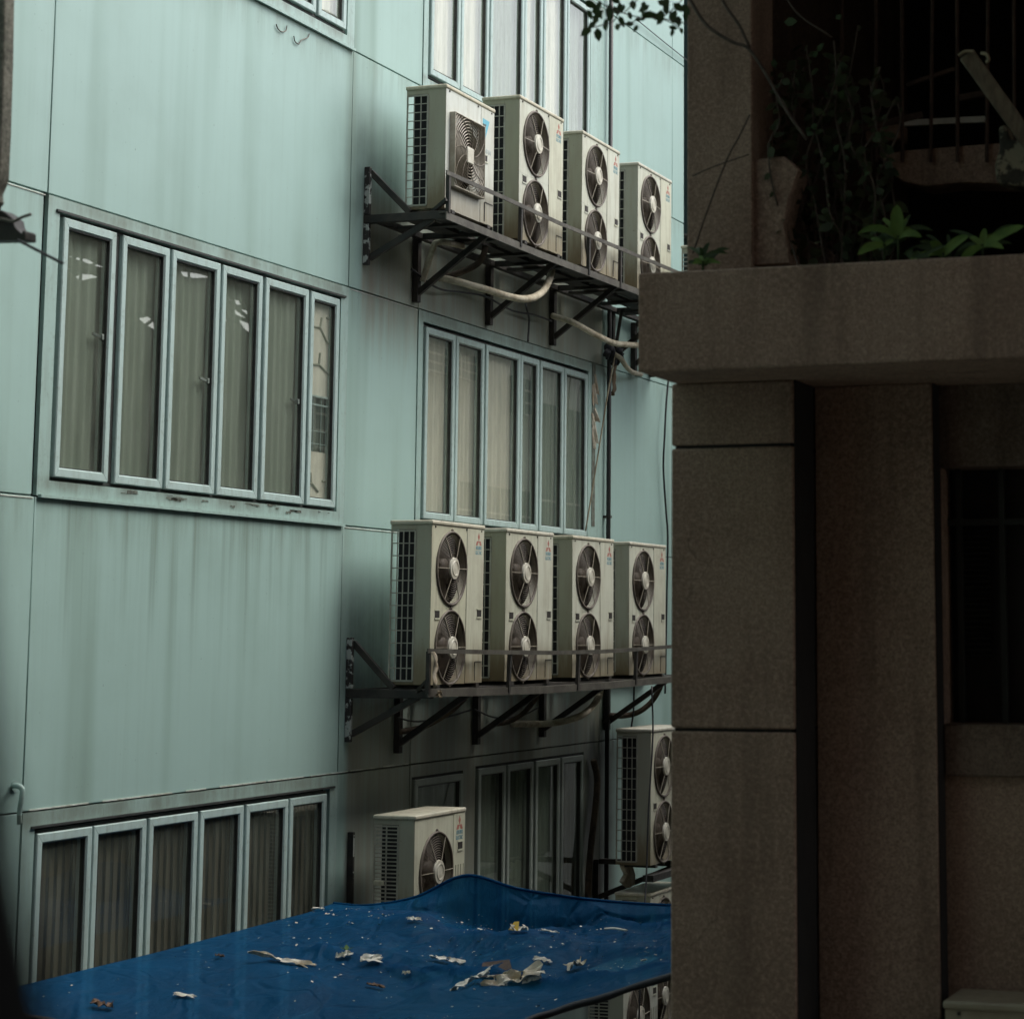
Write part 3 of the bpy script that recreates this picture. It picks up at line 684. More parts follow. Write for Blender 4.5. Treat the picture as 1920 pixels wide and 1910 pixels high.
def make_square(label):
    t = thing('air_conditioner', label, 'air conditioner')
    W, D, H = 1.0, .36, 1.07; gx = gxs(D) - .02; y0, y1, z0, z1 = .075, .70, .22, .85; cy, cz = (y0 + y1) / 2, (z0 + z1) / 2; S = .715
    shell(t, W, D, H, gx, 'ac_white'); rear_box(t, W, D, H, S)
    MB().plate_hole(D, 0, S, .03, H - .036, cy, cz, .29).build('front_panel', 'ac_white', t)
    MB().box(D - .02, D + .002, S + .004, W, .03, H - .037).build('service_panel', 'ac_white', t, bevel=.004)
    b = MB(); lattice(b, .012, gx, .062, H - .085, 3, 13, w=.007); b.build('side_grille', 'ac_bar', t)
    blades(.29, D - .075, cy, cz, t)
    x = D + .045; g = MB()
    for i in range(15):                                    # rings cut off by the square frame
        r = .078 + .026 * i; hf = (y1 - y0) / 2 - .008
        if r < hf: g.ring(x, cy, cz, r, .0052, 44, 4)
        else:
            a = math.acos(hf / r); lim = PI / 4 - a
            if lim > .03:
                for q in range(4):
                    m = PI / 4 + q * PI / 2; g.ring(x, cy, cz, r, .0052, 8, 4, m - lim, m + lim)
    gd = g.build('fan_guard', 'ringwire', t)
    b = MB()
    for k in range(12):
        t0 = 2 * PI * k / 12; pts = []
        for i in range(7):
            r = .07 + .36 * i / 6; a = t0 + .75 * i / 6; yy, zz = r * math.cos(a), r * math.sin(a)
            if max(abs(yy), abs(zz)) < (y1 - y0) / 2: pts.append((x + .006, cy + yy, cz + zz))
        if len(pts) > 2: b.tube(pts, .0026, 5)
    b.build('spoke', 'wire', gd)
    b = MB(); T = .011
    b.box(D, x + .008, y0, y0 + T, z0, z1); b.box(D, x + .008, y1 - T, y1, z0, z1); b.box(D, x + .008, y0 + T, y1 - T, z0, z0 + T); b.box(D, x + .008, y0 + T, y1 - T, z1 - T, z1)
    b.build('guard_rim', 'spoke', gd, bevel=.004)
    MB().box(x - .004, x + .014, cy - .065, cy + .065, cz - .068, cz + .068).build('hub_cap', 'hub', gd, bevel=.012, seg=3)
    recess(t, D + .003, S + .10, .60, .075, .05)
    xx = D + .0024; ly, lz = S + .035, .70
    b = MB().prism([(xx, ly, lz + .24), (xx, ly + .145, lz + .235), (xx, ly + .02, lz), (xx, ly, lz)], (.0008, 0, 0)); b.build('emblem', 'cyan', t)
    MB().prism([(xx + .001, ly, lz + .195), (xx + .001, ly + .075, lz + .195), (xx + .001, ly, lz + .085)], (.0008, 0, 0)).build('emblem', 'inkdark', t)
    text_part('lettering', 'DAIKIN', .06, 'inkpale', t, (xx, ly, lz - .055), .9, 'LEFT')
    text_part('lettering', 'VRV', .05, 'inkdark', t, (xx, ly, lz - .13), .8, 'LEFT')
    b = MB(); b.box(D + .003, D + .006, W - .19, W - .02, .215, .222); b.box(D + .003, D + .007, W - .20, W - .19, .05, .215); screws(b, D + .001, W, H); b.box(D - .005, D + .0005, S + .0002, S + .0038, .03, H - .037)
    b.build('seam', 'slot', t)
    return t
XB = .34
ZU, ZL = 3.43, -.425
a = make_square('pale unit with square fan guard and cyan mark, nearest on the upper rack'); a.location = (XB, 17.08, ZU)
D0 = make_double('twin fan unit on the upper rack, right behind the one with the square guard'); D0.location = (XB, 18.65, ZU)
for (y, z, lab) in ((20.19, ZU, 'twin fan unit, third along the upper rack, under the far tall window'),
                    (21.77, ZU, 'farthest twin fan unit of the upper rack, cut off below by the brown ledge'),
                    (16.93, ZL, 'nearest twin fan unit of the lower rack with its whole side grille showing'),
                    (18.46, ZL, 'second twin fan unit of the lower rack, below the cream panes'),
                    (20.05, ZL, 'third twin fan unit of the lower rack, below the dark panes'),
                    (21.58, ZL, 'last twin fan unit of the lower rack, its front partly hidden by the pillar'),
                    (21.65, -2.24, 'twin fan unit above the blue tarpaulin, its front cut in half by the pillar'),
                    (21.65, -3.80, 'twin fan unit mostly hidden by the blue tarpaulin, under the half hidden one')):
    c = copy_tree(D0); c.location = (.54 if z < -1 else XB, y, z); c.rotation_euler = (0, random.uniform(-.006, .006), random.uniform(-.018, .018)); c['label'] = lab
s0 = make_single('small single fan unit with louvred side, low on the wall behind the blue tarpaulin'); s0.location = (XB, 16.74, -2.31)
c = copy_tree(s0); c.location = (.64, 20.66, -3.98); c['label'] = 'single fan unit with louvred side showing under the hem of the tarpaulin'
s1 = make_single('short unit at the far end of the upper rack, just above the brown ledge', H=.72, louv=False); s1.location = (.64, 23.35, ZU)
s2 = make_square('dusty unit with a rounded square guard at the foot of the stone wall, bottom right'); s2.location = (6.305, 10.43, -2.62); s2.rotation_euler.z = -PI / 2
for ch in list(s2.children):
    if ch.name.split('.')[0] in ('emblem', 'lettering'): bpy.data.objects.remove(ch)
    elif ch.data.materials[0].name.startswith(('pale_grey_app', 'grimy_lid', 'side_panel')): ch.data.materials[0] = M['ac_dusty_shaded']

# ------------------------------------------------------------------ racks
def bracket(par, y, zs, ztop, zlow, left=False, xr=.70):
    b = MB(); b.box(.002, .055, y - .035, y + .035, zlow, ztop); b.bar((.03, y, zlow + .07), (xr, y, zs - .03), .045, .05)
    if not left: b.box(.056, .70, y - .022, y + .022, zs - .055, zs - .002)
    b.build('bracket', 'steel', par, bevel=.004)
def rack(label, zs, y0, y1, ys, lowdz, left_y, front, rail, posts, brace):
    t = thing('steel_rack', label, 'rack')
    b = MB()
    for x0, x1 in ((.27, .43), (.52, .70)): b.box(x0, x1, y0 + .02, y1, zs - .03, zs - .004)
    for y in [y0 + .42 + k * .79 for k in range(int((y1 - y0) / .79))]: b.box(.10, .72, y, y + .10, zs - .055, zs - .031)
    b.box(.03, .09, y0, y1, zs - .05, zs - .004)
    b.build('platform', 'steel', t)
    fb = MB()
    for p, q in zip(front, front[1:]):
        fb.bar(p, q, .012, .062); fb.bar(p + Vector((-.035, 0, .029)), q + Vector((-.035, 0, .029)), .06, .008)
    fb.build('front_beam', 'steel_edge', t)
    MB().box(-.0 + .002, .745, left_y - .03, left_y + .03, zs - .075, zs - .005).build('end_beam', 'steel', t, bevel=.004)
    b = MB(); b.box(.002, .05, left_y - .03, left_y + .012, zs + .002, zs + .40); b.build('wall_post', 'steel_pale', t, bevel=.003)
    b = MB(); b.box(.002, .05, left_y - .03, left_y + .012, zs - .42, zs - .08); b.build('wall_post', 'steel_pale', t, bevel=.003)
    b = MB(); b.bar((.04, left_y + .02, zs + .36), (.40, left_y + .02, zs + .0), .04, .05); b.bar((.04, left_y + .02, zs - .36), (.62, left_y + .02, zs - .06), .04, .05); b.build('brace', 'steel', t, bevel=.003)
    for y in ys: bracket(t, y, zs, zs - .01, zs - lowdz)
    rb = MB()
    for p, q in zip(rail, rail[1:]): rb.bar(p, q, .010, .036)
    rb.build('guard_rail', 'steel_edge', t)
    for p, q in posts: MB().bar(p, q, .036, .030, up=(1, 0, 0)).build('rail_post', 'steel', t)
    if brace: MB().bar(brace[0], brace[1], .03, .03).build('brace', 'steel', t)
    return t
xr = .775
R1 = [wx(837, 323, xr), wx(943, 370, xr), wx(1052, 420, xr), wx(1259, 506, xr), wx(1340, 541, xr)]
P1 = [(wx(841, 323, xr - .015), wx(840, 399, xr - .015)), (wx(977, 386, xr - .015), wx(975, 462, xr - .015)), (wx(1104, 443, xr - .015), wx(1103, 515, xr - .015)), (wx(1163, 468, xr - .015), wx(1162, 540, xr - .015))]
rack('black steel rack of four units high on the wall under the top windows', ZU, 17.02, 24.25, (18.0, 19.58, 21.17, 22.86), .60, 17.04,
     [wx(836, 404, .76), wx(1010, 476, .76), wx(1190, 545, .76), wx(1340, 606, .76)], R1, P1, (wx(811, 397, .6), wx(838, 374, .76)))
R2 = [wx(x, y, xr) for x, y in ((802, 1220), (903, 1222), (1027, 1223.5), (1123, 1221.5), (1190, 1217.5), (1257, 1212), (1330, 1206))]
P2 = [(wx(804, 1221, xr - .015), wx(802, 1300, xr - .015)), (wx(956, 1223, xr - .015), wx(953, 1298, xr - .015)), (wx(1085, 1223, xr - .015), wx(1082, 1293, xr - .015)), (wx(1193, 1217, xr - .015), wx(1191, 1283, xr - .015))]
rack('black steel rack of four units below the middle windows, its front beam bowed', ZL, 16.88, 24.0, (17.8, 19.42, 21.0, 22.77), .55, 16.90,
     [wx(x, y, .76) for x, y in ((802, 1299), (900, 1297), (1027, 1293), (1140, 1285), (1257, 1274), (1330, 1268))], R2, P2, (wx(780, 1300, .6), wx(802, 1276, .76)))
t = thing('wall_bracket', 'black steel wall brackets carrying the half hidden twin fan unit by the pillar', 'bracket')
for y in (22.5,): bracket(t, y, -2.24, -2.25, -2.7, xr=.92); MB().box(.701, .92, y - .022, y + .022, -2.295, -2.242).build('arm', 'steel', t)
MB().box(.84, .95, 21.6, 22.8, -2.36, -2.298).build('front_beam', 'steel', t)
t = thing('wall_bracket', 'wall brackets carrying the short unit at the far end of the upper rack', 'bracket')
for y in (23.55, 24.15): bracket(t, y, ZU - .06, ZU - .07, ZU - .6); MB().box(.701, 1.0, y - .022, y + .022, ZU - .055, ZU - .001).build('arm', 'steel', t)
t = thing('wall_bracket', 'small wall brackets carrying the single fan unit behind the tarpaulin', 'bracket')
for y in (16.88, 17.5): bracket(t, y, -2.31, -2.32, -2.8)
t = thing('wall_bracket', 'wall brackets carrying the unit under the tarpaulin by the pillar', 'bracket')
for y in (21.8, 22.5): bracket(t, y, -3.80, -3.81, -4.3, xr=.92); MB().box(.701, .92, y - .022, y + .022, -3.855, -3.802).build('arm', 'steel', t)
t = thing('wall_bracket', 'wall brackets carrying the louvred unit under the hem of the tarpaulin', 'bracket')
for y in (20.8, 21.45): bracket(t, y, -3.98, -3.99, -4.4, xr=.98); MB().box(.701, .98, y - .022, y + .022, -4.035, -3.982).build('arm', 'steel', t)

# hoses below the racks
def hose(label, pts, r, mat, cat='pipe', name='insulated_pipe'):
    return cable(name, label, pts, r, mat, cat, 8, 7)
hose('cream pipe bent up to the underside of the upper rack near its left end', [wx(792, 528, .08), wx(800, 503, .12), wx(813, 462, .22), wx(822, 454, .25), wx(838, 455, .30), wx(868, 462, .32)], .027, 'hose')
hose('brown soiled pipe curling down from the upper rack into the wall', [wx(911, 450, .40), wx(908, 474, .38), wx(895, 495, .32), wx(860, 512, .2), wx(822, 522, .06)], .030, 'hose_dark')
hose('thick cream pipe sagging in a long curve under the upper rack', [wx(822, 520, .10), wx(858, 528, .25), wx(912, 543, .42), wx(958, 557, .55), wx(991, 560, .62), wx(1016, 548, .62), wx(1030, 524, .58), wx(1036, 500, .50)], .034, 'hose')
hose('taped pipe running from the upper bracket to the black bundle by the drainpipe', [wx(1036, 592, .06), wx(1073, 604, .30), wx(1110, 624, .40), wx(1140, 639, .40), wx(1155, 644, .38), wx(1175, 646, .40), wx(1215, 649, .40)], .030, 'hose')
hose('short pale pipe end hanging right of the black bundle', [wx(1152, 664, .2), wx(1164, 672, .22), wx(1174, 687, .2), wx(1186, 698, .12), wx(1202, 702, .04)], .026, 'hose')
hose('dark pipe from the lower rack joining the wall near the first bracket', [wx(748, 1372, .05), wx(785, 1365, .1), wx(815, 1352, .22), wx(846, 1332, .4), wx(872, 1308, .5)], .026, 'hose_dark')
hose('dark pipe curving up to the lower rack in front of the second bracket', [wx(925, 1357, .05), wx(952, 1353, .1), wx(978, 1339, .25), wx(1000, 1315, .4), wx(1012, 1294, .45)], .024, 'hose_dark')
hose('straw coloured pipe sweeping up to the lower rack between the last two brackets', [wx(962, 1356, .04), wx(1010, 1357, .07), wx(1050, 1353, .35), wx(1085, 1343, .55), wx(1108, 1327, .6), wx(1123, 1305, .44), wx(1126, 1292, .45)], .032, 'hose')
hose('dark pipe arching to the right end of the lower rack beside the pillar', [wx(1138, 1341, .05), wx(1172, 1341, .12), wx(1198, 1334, .25), wx(1221, 1316, .36), wx(1237, 1290, .45), wx(1240, 1278, .45)], .030, 'hose_dark')
hose('grimy pale pipe running down the black stained wall left of the pillar units', [wx(1113, 1425, .05), wx(1120, 1460, .06), wx(1117, 1510, .06), wx(1109, 1580, .06), wx(1104, 1640, .06), wx(1102, 1720, .05)], .034, 'hose_dark')
for (lab, q, r_) in (('thin cable drooping between the first two brackets of the lower rack', [(745, 1345), (780, 1352), (830, 1346), (884, 1330)], .008),
                     ('thin cable drooping between the second and third brackets of the lower rack', [(890, 1330), (930, 1345), (975, 1342), (1010, 1326)], .008),
                     ('black cable looping along the wall below the upper rack', [(772, 505), (820, 540), (866, 548), (910, 556), (960, 582), (1000, 590), (1034, 602)], .010),
                     ('grey drain hose dropping from the rack to the far window head', [(985, 566), (988, 580), (992, 600), (990, 640)], .010)):
    cable('wall_cable', lab, [wx(x, y, .05 + .05 * (i % 2)) for i, (x, y) in enumerate(q)], r_, 'cable', 'cable')
b = MB()
for (x, y, r) in ((1147, 664, .075), (1158, 661, .075), (1142, 655, .065), (1156, 674, .06), (1150, 678, .05), (1163, 668, .05), (1138, 664, .05)):
    p = wx(x, y, .16); n = 10; vs = [p + Vector((0, 0, r * 1.15))]; fs = []
    for i in range(1, 6):
        for k in range(n):
            th = PI * i / 6; ph = 2 * PI * k / n; q = r * .8 * (1 + random.uniform(-.32, .32)); vs.append(p + Vector((q * math.sin(th) * math.cos(ph), q * math.sin(th) * math.sin(ph), q * 1.15 * math.cos(th))))
    vs.append(p - Vector((0, 0, r * 1.15)))
    fs += [(0, 1 + k, 1 + (k + 1) % n) for k in range(n)]
    for i in range(4): fs += [(1 + i * n + k, 1 + (i + 1) * n + k, 1 + (i + 1) * n + (k + 1) % n, 1 + i * n + (k + 1) % n) for k in range(n)]
    fs += [(1 + 4 * n + k, len(vs) - 1, 1 + 4 * n + (k + 1) % n) for k in range(n)]
    b.add(vs, fs)
tag(b.build('cloth_bundle', 'hem', smooth=True), 'black bundle of wrapping tied round the pipes by the drainpipe', 'bundle')
cable('rope', 'taut pale rope running from the black bundle down past the right end of the windows', [wx(1153, 668, .22), wx(1140, 735, .2), wx(1120, 860, .16), wx(1098, 995, .12)], .0085, 'rope', 'rope')
cable('hanging_wire', 'dark cord rising from the black bundle to the upper rack', [wx(1154, 655, .2), wx(1160, 618, .25), wx(1166, 580, .3)], .018, 'steel', 'cord')
def ribbon(name, label, pts, w, mat, cat, n=6):
    b = MB(); P = spline(pts, n); vs = []
    for i, p in enumerate(P):
        k = w * (.8 + .2 * math.sin(i * .45 + w * 40)) * (1.0 if i < len(P) - 2 else .5); q = .012 * math.sin(i * .6)
        vs += [p + Vector((q, -k, 0)), p + Vector((-q + .012, 0, .004)), p + Vector((q, k, 0))]
    b.add(vs, [f for i in range(len(P) - 1) for f in ((3 * i, 3 * i + 1, 3 * i + 4, 3 * i + 3), (3 * i + 1, 3 * i + 2, 3 * i + 5, 3 * i + 4))])
    o = b.build(name, mat, smooth=True); m = o.modifiers.new('s', 'SOLIDIFY'); m.thickness = .004; return tag(o, label, cat)
ribbon('rag', 'brown strip of cloth dangling below the black bundle', [wx(1153, 672, .18), wx(1152, 700, .17), wx(1151, 725, .16), wx(1149, 742, .15)], .055, 'brown_rag', 'rag')
rg = ribbon('rag', 'dirty white rag hanging off the near corner of the lower rack', [wx(812, 1222, .80), wx(817, 1245, .80), wx(814, 1272, .80), wx(817, 1290, .80)], .035, 'rag', 'rag')
b = MB()
for k in range(9):
    p = wx(824 + random.uniform(-6, 6), 1300 + random.uniform(-8, 7), .80); r = .016 + .016 * random.random(); d = [Vector((random.uniform(-1, 1), random.uniform(-1, 1), random.uniform(-1, 1))).normalized() * r for _ in range(7)]
    b.add([p + q for q in d], [(0, 1, 2), (2, 3, 4), (4, 5, 6), (6, 0, 1), (1, 3, 5), (2, 4, 6), (0, 3, 6)])
o = b.build('knot', 'rag', rg)
b = MB(); p0 = wx(1166, 1625, .55)
pts = [wx(x, y, .55) for x, y in ((1160, 1622), (1176, 1618), (1183, 1640), (1181, 1658), (1172, 1664), (1160, 1652), (1168, 1638))]
b.prism(pts, (.05, .01, .0)); tag(b.build('plastic_bag', 'paper_beige', bevel=.01), 'torn beige plastic scrap caught below the half hidden unit by the pillar', 'scrap')

# ------------------------------------------------------------------ tarpaulin
ROWS = [
 (16.0, [(625, 1693), (690, 1697), (780, 1681), (873, 1641), (970, 1665), (1070, 1681), (1180, 1692), (1330, 1700)]),
 (15.93, [(595, 1703), (688, 1705), (780, 1700), (873, 1688), (970, 1710), (1070, 1720), (1180, 1715), (1330, 1722)]),
 (15.88, [(570, 1712), (686, 1712), (780, 1723), (873, 1738), (970, 1752), (1070, 1754), (1180, 1738), (1330, 1743)]),
 (15.7, [(530, 1722), (675, 1718), (776, 1729), (873, 1743), (970, 1756), (1070, 1757), (1180, 1743), (1330, 1747)]),
 (14.9, [(440, 1746), (640, 1748), (760, 1758), (873, 1770), (970, 1778), (1070, 1778), (1180, 1765), (1330, 1763)]),
 (14.1, [(300, 1783), (545, 1798), (710, 1812), (860, 1823), (970, 1826), (1080, 1820), (1200, 1800), (1330, 1780)]),
 (13.3, [(160, 1817), (400, 1848), (600, 1868), (780, 1882), (900, 1880), (1030, 1862), (1150, 1835), (1330, 1792)]),
 (12.4, [(-60, 1872), (170, 1925), (400, 1950), (600, 1950), (800, 1945), (940, 1926), (1060, 1886), (1330, 1803)])]
grid = []
for y, row in ROWS:
    L = []; p0 = wx(*row[0], .40)
    for i, (a, c) in enumerate(row):
        if i == 0: L.append(p0)
        else:
            f = min(1, i / 3); yy = p0.y * (1 - f) + y * f
            if i >= 5: yy += (i - 4) * .25
            L.append(wy(a, c, yy))
    grid.append(L)
NU, NV = 14, 22
cols = [[p for p in spline(r, NU)] for r in grid]
surf = []
for k in range(len(cols[0])): surf.append(spline([c[k] for c in cols], NV))
nu, nv = len(surf), len(surf[0])
from mathutils import noise as mno
for i in range(nu):
    for j in range(nv):
        p = surf[i][j]; u, v = i / nu, j / nv
        e = min(1, 4 * v) * min(1, 6 * (1 - v)) * min(1, 4 * u)
        rg_ = 1 - abs(mno.noise(Vector((p.x * .38 + .25 * p.y, p.y * 1.15 + .22 * p.x, 9.4)))) * 2; rg2 = 1 - abs(mno.noise(Vector((p.x * 1.1 - p.y * .5, p.y * 1.0 + .5 * p.x, 4.4)))) * 2
        w = .085 * max(0, rg_) ** 4 + .05 * max(0, rg2) ** 5 + .016 * mno.noise(Vector((p.x * 7, p.y * 5, 2.2))) + mno.noise(Vector((p.x * 1.3, p.y * .8, 3.1))) * .035 + mno.noise(Vector((p.x * 4 + p.y * 1.5, p.y * 1.2, 7.7))) * .030 + .02 * abs(mno.noise(Vector((p.x * 2.2 + p.y * 2.0, p.y * .5, 1.7))))
        ridge = .02 * math.sin(p.x * 5.2 + 1.7 * math.sin(p.y * .9)) * max(0, 1 - abs(v - .5) * 2)
        surf[i][j] = p + Vector((0, 0, (w + ridge) * e))
tb = MB().add([surf[i][j] for i in range(nu) for j in range(nv)], [(i * nv + j, (i + 1) * nv + j, (i + 1) * nv + j + 1, i * nv + j + 1) for i in range(nu - 1) for j in range(nv - 1)])
TV, TF = [Vector(p) for p in tb.v], list(tb.f)
TP = tb.build('tarpaulin', 'tarp', smooth=True); tag(TP, 'sagging blue tarpaulin strung across the alley, littered with paper scraps', 'tarpaulin')
MB().tube([surf[i][nv - 1] + Vector((0, 0, -.012 + .012 * mno.noise(Vector((i * .21, 0, 0))))) for i in range(nu)], [.021 + .010 * mno.noise(Vector((i * .37, 5, 0))) for i in range(nu)], 8).build('hem', 'hem', TP, smooth=True)
MB().tube([surf[i][0] for i in range(nu)], .012, 6).build('edge_cord', 'tarp', TP, smooth=True)
bvh = BVHTree.FromPolygons(TV, TF)
def on_tarp(px, py):
    d = ray(px, py).normalized(); h = bvh.ray_cast(CAM, d)
    return (h[0], h[1], h[3]) if h[0] is not None else (wy(px, py, 14), Vector((0, 0, 1)), 14.0)
def scrap(name, label, cat, px, py, lpx, hpx, mat, rot=0.0, dep=.45, nx=9, ny=5, curl=.5):
    p, n, dist = on_tarp(px, py); n = n if n.z > 0 else -n
    L = lpx / FPX * dist * .80; W = L * dep; Hh = hpx / FPX * dist * .62
    e1 = RM @ Vector((1, 0, 0)); e1.z = 0; e1.normalize(); e1 = (Matrix.Rotation(rot, 3, 'Z') @ e1); e1 = (e1 - n * e1.dot(n)).normalized(); e2 = n.cross(e1)
    vs = []; sd = random.random() * 99
    for i in range(nx):
        for j in range(ny):
            u, v = i / (nx - 1) - .5, j / (ny - 1) - .5
            k = 1 + .5 * mno.noise(Vector((u * 3, v * 3, sd + 5)))
            hh = Hh * max(0.0, .35 + 1.0 * mno.noise(Vector((u * 5, v * 4, sd))) + curl * (abs(v) * 1.2))
            vs.append(p + e1 * (u * L * k) + e2 * (v * W * k) + n * (.012 + hh))
    b = MB().add(vs, [(i * ny + j, (i + 1) * ny + j, (i + 1) * ny + j + 1, i * ny + j + 1) for i in range(nx - 1) for j in range(ny - 1) if random.random() > .06])
    o = b.build(name, mat); m = o.modifiers.new('s', 'SOLIDIFY'); m.thickness = .003
    return tag(o, label, cat, 'rubbish scattered on the tarpaulin')
scrap('paper_scrap', 'long crumpled strip of cream paper on the left half of the tarpaulin', 'scrap', 522, 1803, 150, 13, 'paper_beige', .05, .12, 20, 5)
sl = scrap('paper_scrap', 'small white scrap with a fresh green leaf lying on it', 'scrap', 646, 1794, 36, 12, 'paper', .2)
q, nn, dd = on_tarp(650, 1790); lf = MB()
for k in range(3):
    d = Vector((math.cos(k * 2.1), math.sin(k * 2.1), .5)) * .06; s_ = Vector((-d.y, d.x, 0)) * .3; q0 = q + Vector((0, 0, .03)); lf.quad(q0, q0 + d * .5 + s_, q0 + d, q0 + d * .5 - s_)
lf.build('leaf', 'leaf_bright', sl)
scrap('paper_scrap', 'flat pale scrap right of the one with the green leaf', 'scrap', 697, 1801, 46, 8, 'paper', 0, .4)
scrap('paper_scrap', 'white torn paper in the middle of the tarpaulin, above the big heap', 'scrap', 838, 1805, 72, 12, 'paper', .1, .25, 12)
scrap('paper_scrap', 'thin white torn paper just right of the dark patch', 'scrap', 1014, 1803, 42, 8, 'paper', .15, .3)
scrap('paper_scrap', 'crumpled beige wad of paper near the right side of the tarpaulin', 'scrap', 1080, 1818, 42, 24, 'paper_beige', .5, .6)
scrap('newspaper', 'big crumpled heap of white and brown newspaper, largest litter on the tarpaulin', 'newspaper', 962, 1840, 120, 26, 'paper_beige', .1, .35, 22, 8)
scrap('newspaper', 'torn white newspaper sheet at the left end of the biggest heap', 'newspaper', 885, 1845, 90, 14, 'paper', -.1, .25, 14, 6)
scrap('newspaper', 'bright white sheet at the right end of the biggest heap', 'newspaper', 1000, 1837, 44, 12, 'paper', .2, .35, 10, 5)
scrap('paper_scrap', 'small white scrap lying in the dark fold at the back of the tarpaulin', 'scrap', 777, 1727, 32, 9, 'paper', 0, .3)
cu = scrap('carton', 'crushed yellow and white drinks carton in the tarpaulin fold', 'carton', 972, 1747, 40, 15, 'paper', .1, .5)
q, nn, dd = on_tarp(966, 1747); MB().add([q + Vector((-.05, 0, .015)), q + Vector((.03, -.02, .012)), q + Vector((.02, .02, .07)), q + Vector((-.02, .03, .065))], [(0, 1, 2, 3)]).build('flap', 'yellow', cu)
scrap('paper_scrap', 'flat white scrap in the fold right of the yellow carton', 'scrap', 1031, 1750, 36, 6, 'paper', 0, .3)
p1, p2, p3 = [on_tarp(x, y)[0] + Vector((0, 0, .03)) for x, y in ((1133, 1749), (1152, 1748), (1174, 1752))]
cable('plastic_strip', 'thin curved white plastic strip near the right end of the fold', [p1, p2, p3], .008, 'paper', 'strip')
scrap('dead_leaf', 'large dry brown leaf left of the biggest heap', 'leaf', 703, 1853, 40, 9, 'brown_leaf', 0, .4)
scrap('paper_scrap', 'white scrap nearest to the bottom left corner of the tarpaulin', 'scrap', 346, 1869, 44, 6, 'paper', 0, .25)
scrap('dead_leaf', 'crumpled brown leaves at the lowest left part of the tarpaulin', 'leaf', 188, 1890, 42, 14, 'brown_leaf', .2, .5)
scrap('paper_scrap', 'small white scrap beside the hanging black wire', 'scrap', 1208, 1804, 14, 6, 'paper')
scrap('paper_scrap', 'white scrap on the far left corner of the tarpaulin under the lower windows', 'scrap', 596, 1707, 28, 7, 'paper', 0, .4)
scrap('dead_leaf', 'small dark dry leaf near the left edge below the third lower window', 'leaf', 411, 1797, 20, 8, 'brown_leaf')
scrap('paper_scrap', 'little white scrap below the flat pale one in the middle left', 'scrap', 762, 1827, 16, 7, 'paper')
b = MB(); c4 = [on_tarp(x, y)[0] + Vector((0, 0, .008)) for x, y in ((905, 1806), (955, 1800), (962, 1826), (898, 1834))]
b.quad(*c4).build('patch', 'rusty', TP)
b = MB()
for k in range(760):
    i, j = random.randrange(2, nu - 4), random.randrange(int(nv * .2), nv - 2)
    if random.random() < .5: j = int(nv * random.choice((.5, .62, .75)) + random.gauss(0, 4)); j = max(3, min(nv - 2, j))
    p = surf[i][j].lerp(surf[i + 1][j], random.random()) + Vector((0, random.uniform(-.04, .04), .010)); r = random.choice((.003, .003, .004, .005, .006, .010)); th = random.random() * 6
    e1 = Vector((math.cos(th), math.sin(th), random.uniform(-.3, .3))) * r; e2 = Vector((-math.sin(th), math.cos(th), random.uniform(0, .6))) * r * random.uniform(.4, 1)
    b.quad(p - e1 - e2, p + e1 - e2 * .6, p + e1 * .7 + e2, p - e1 * .8 + e2 * .8)
tag(b.build('litter_specks', 'speck'), 'tiny pale bits of litter strewn over the blue tarpaulin', 'litter', kind='stuff')

# ------------------------------------------------------------------ brown stone building on the right
CB = thing('stone_building', 'dark brown stone building with a thick ledge, pillars and a derelict upper floor', 'building')
MB().box(5.10, 11, 9.5, 10.7, 1.137, 1.575).build('ledge', 'conc', CB, bevel=.008)
for z0, z1 in ((.852, 1.136), (-.415, .838), (-7.2, -.429)): MB().box(5.085, 5.665, 10.0, 10.9, z0, z1).build('pillar_block', 'conc', CB, bevel=.010)
MB().box(5.10, 5.648, 10.015, 10.88, -7.2, 1.13).build('pillar_core', 'black_gap', CB)
MB().box(5.6655, 5.672, 10.012, 10.32, -7.2, 1.136).build('painted_recess_shade', 'black_gap', CB)  # black strip paints the shade on the pillar's side return
MB().box(5.675, 6.228, 10.33, 10.9, -7.2, 1.136).build('wall', 'conc', CB, bevel=.006)
MB().box(6.2285, 6.234, 10.34, 10.47, -7.2, 1.136).build('painted_recess_shade', 'black_gap', CB)  # same painted shade where the next wall steps back
MB().box(6.05, 11, 10.46, 10.8, .76, 1.136).build('lintel', 'conc_dark', CB)
MB().box(6.236, 11, 10.44, 10.8, -.63, -.40).build('sill', 'conc_dark', CB, bevel=.01)
MB().box(6.05, 11, 10.475, 10.8, -7.2, -.631).build('wall', 'conc', CB)
w = bpy.data.objects.new('window', None); COL.objects.link(w); w.parent = CB
MB().box(6.05, 11, 10.70, 10.71, -.40, .76).build('pane', 'black_gap', w)
b = MB()
for k in range(24): b.bar((6.30, 10.66, -.10 + .026 * k), (6.42, 10.66, -.10 + .026 * k), .03, .004, up=(0, .5, 1))
b.build('louvre', 'darkpaint', w)
b = MB()
for x in (6.27, 6.47, 6.9): b.box(x, x + .025, 10.63, 10.67, -.40, .76)
b.box(6.05, 11, 10.635, 10.668, .50, .53); b.build('frame', 'darkpaint', w)
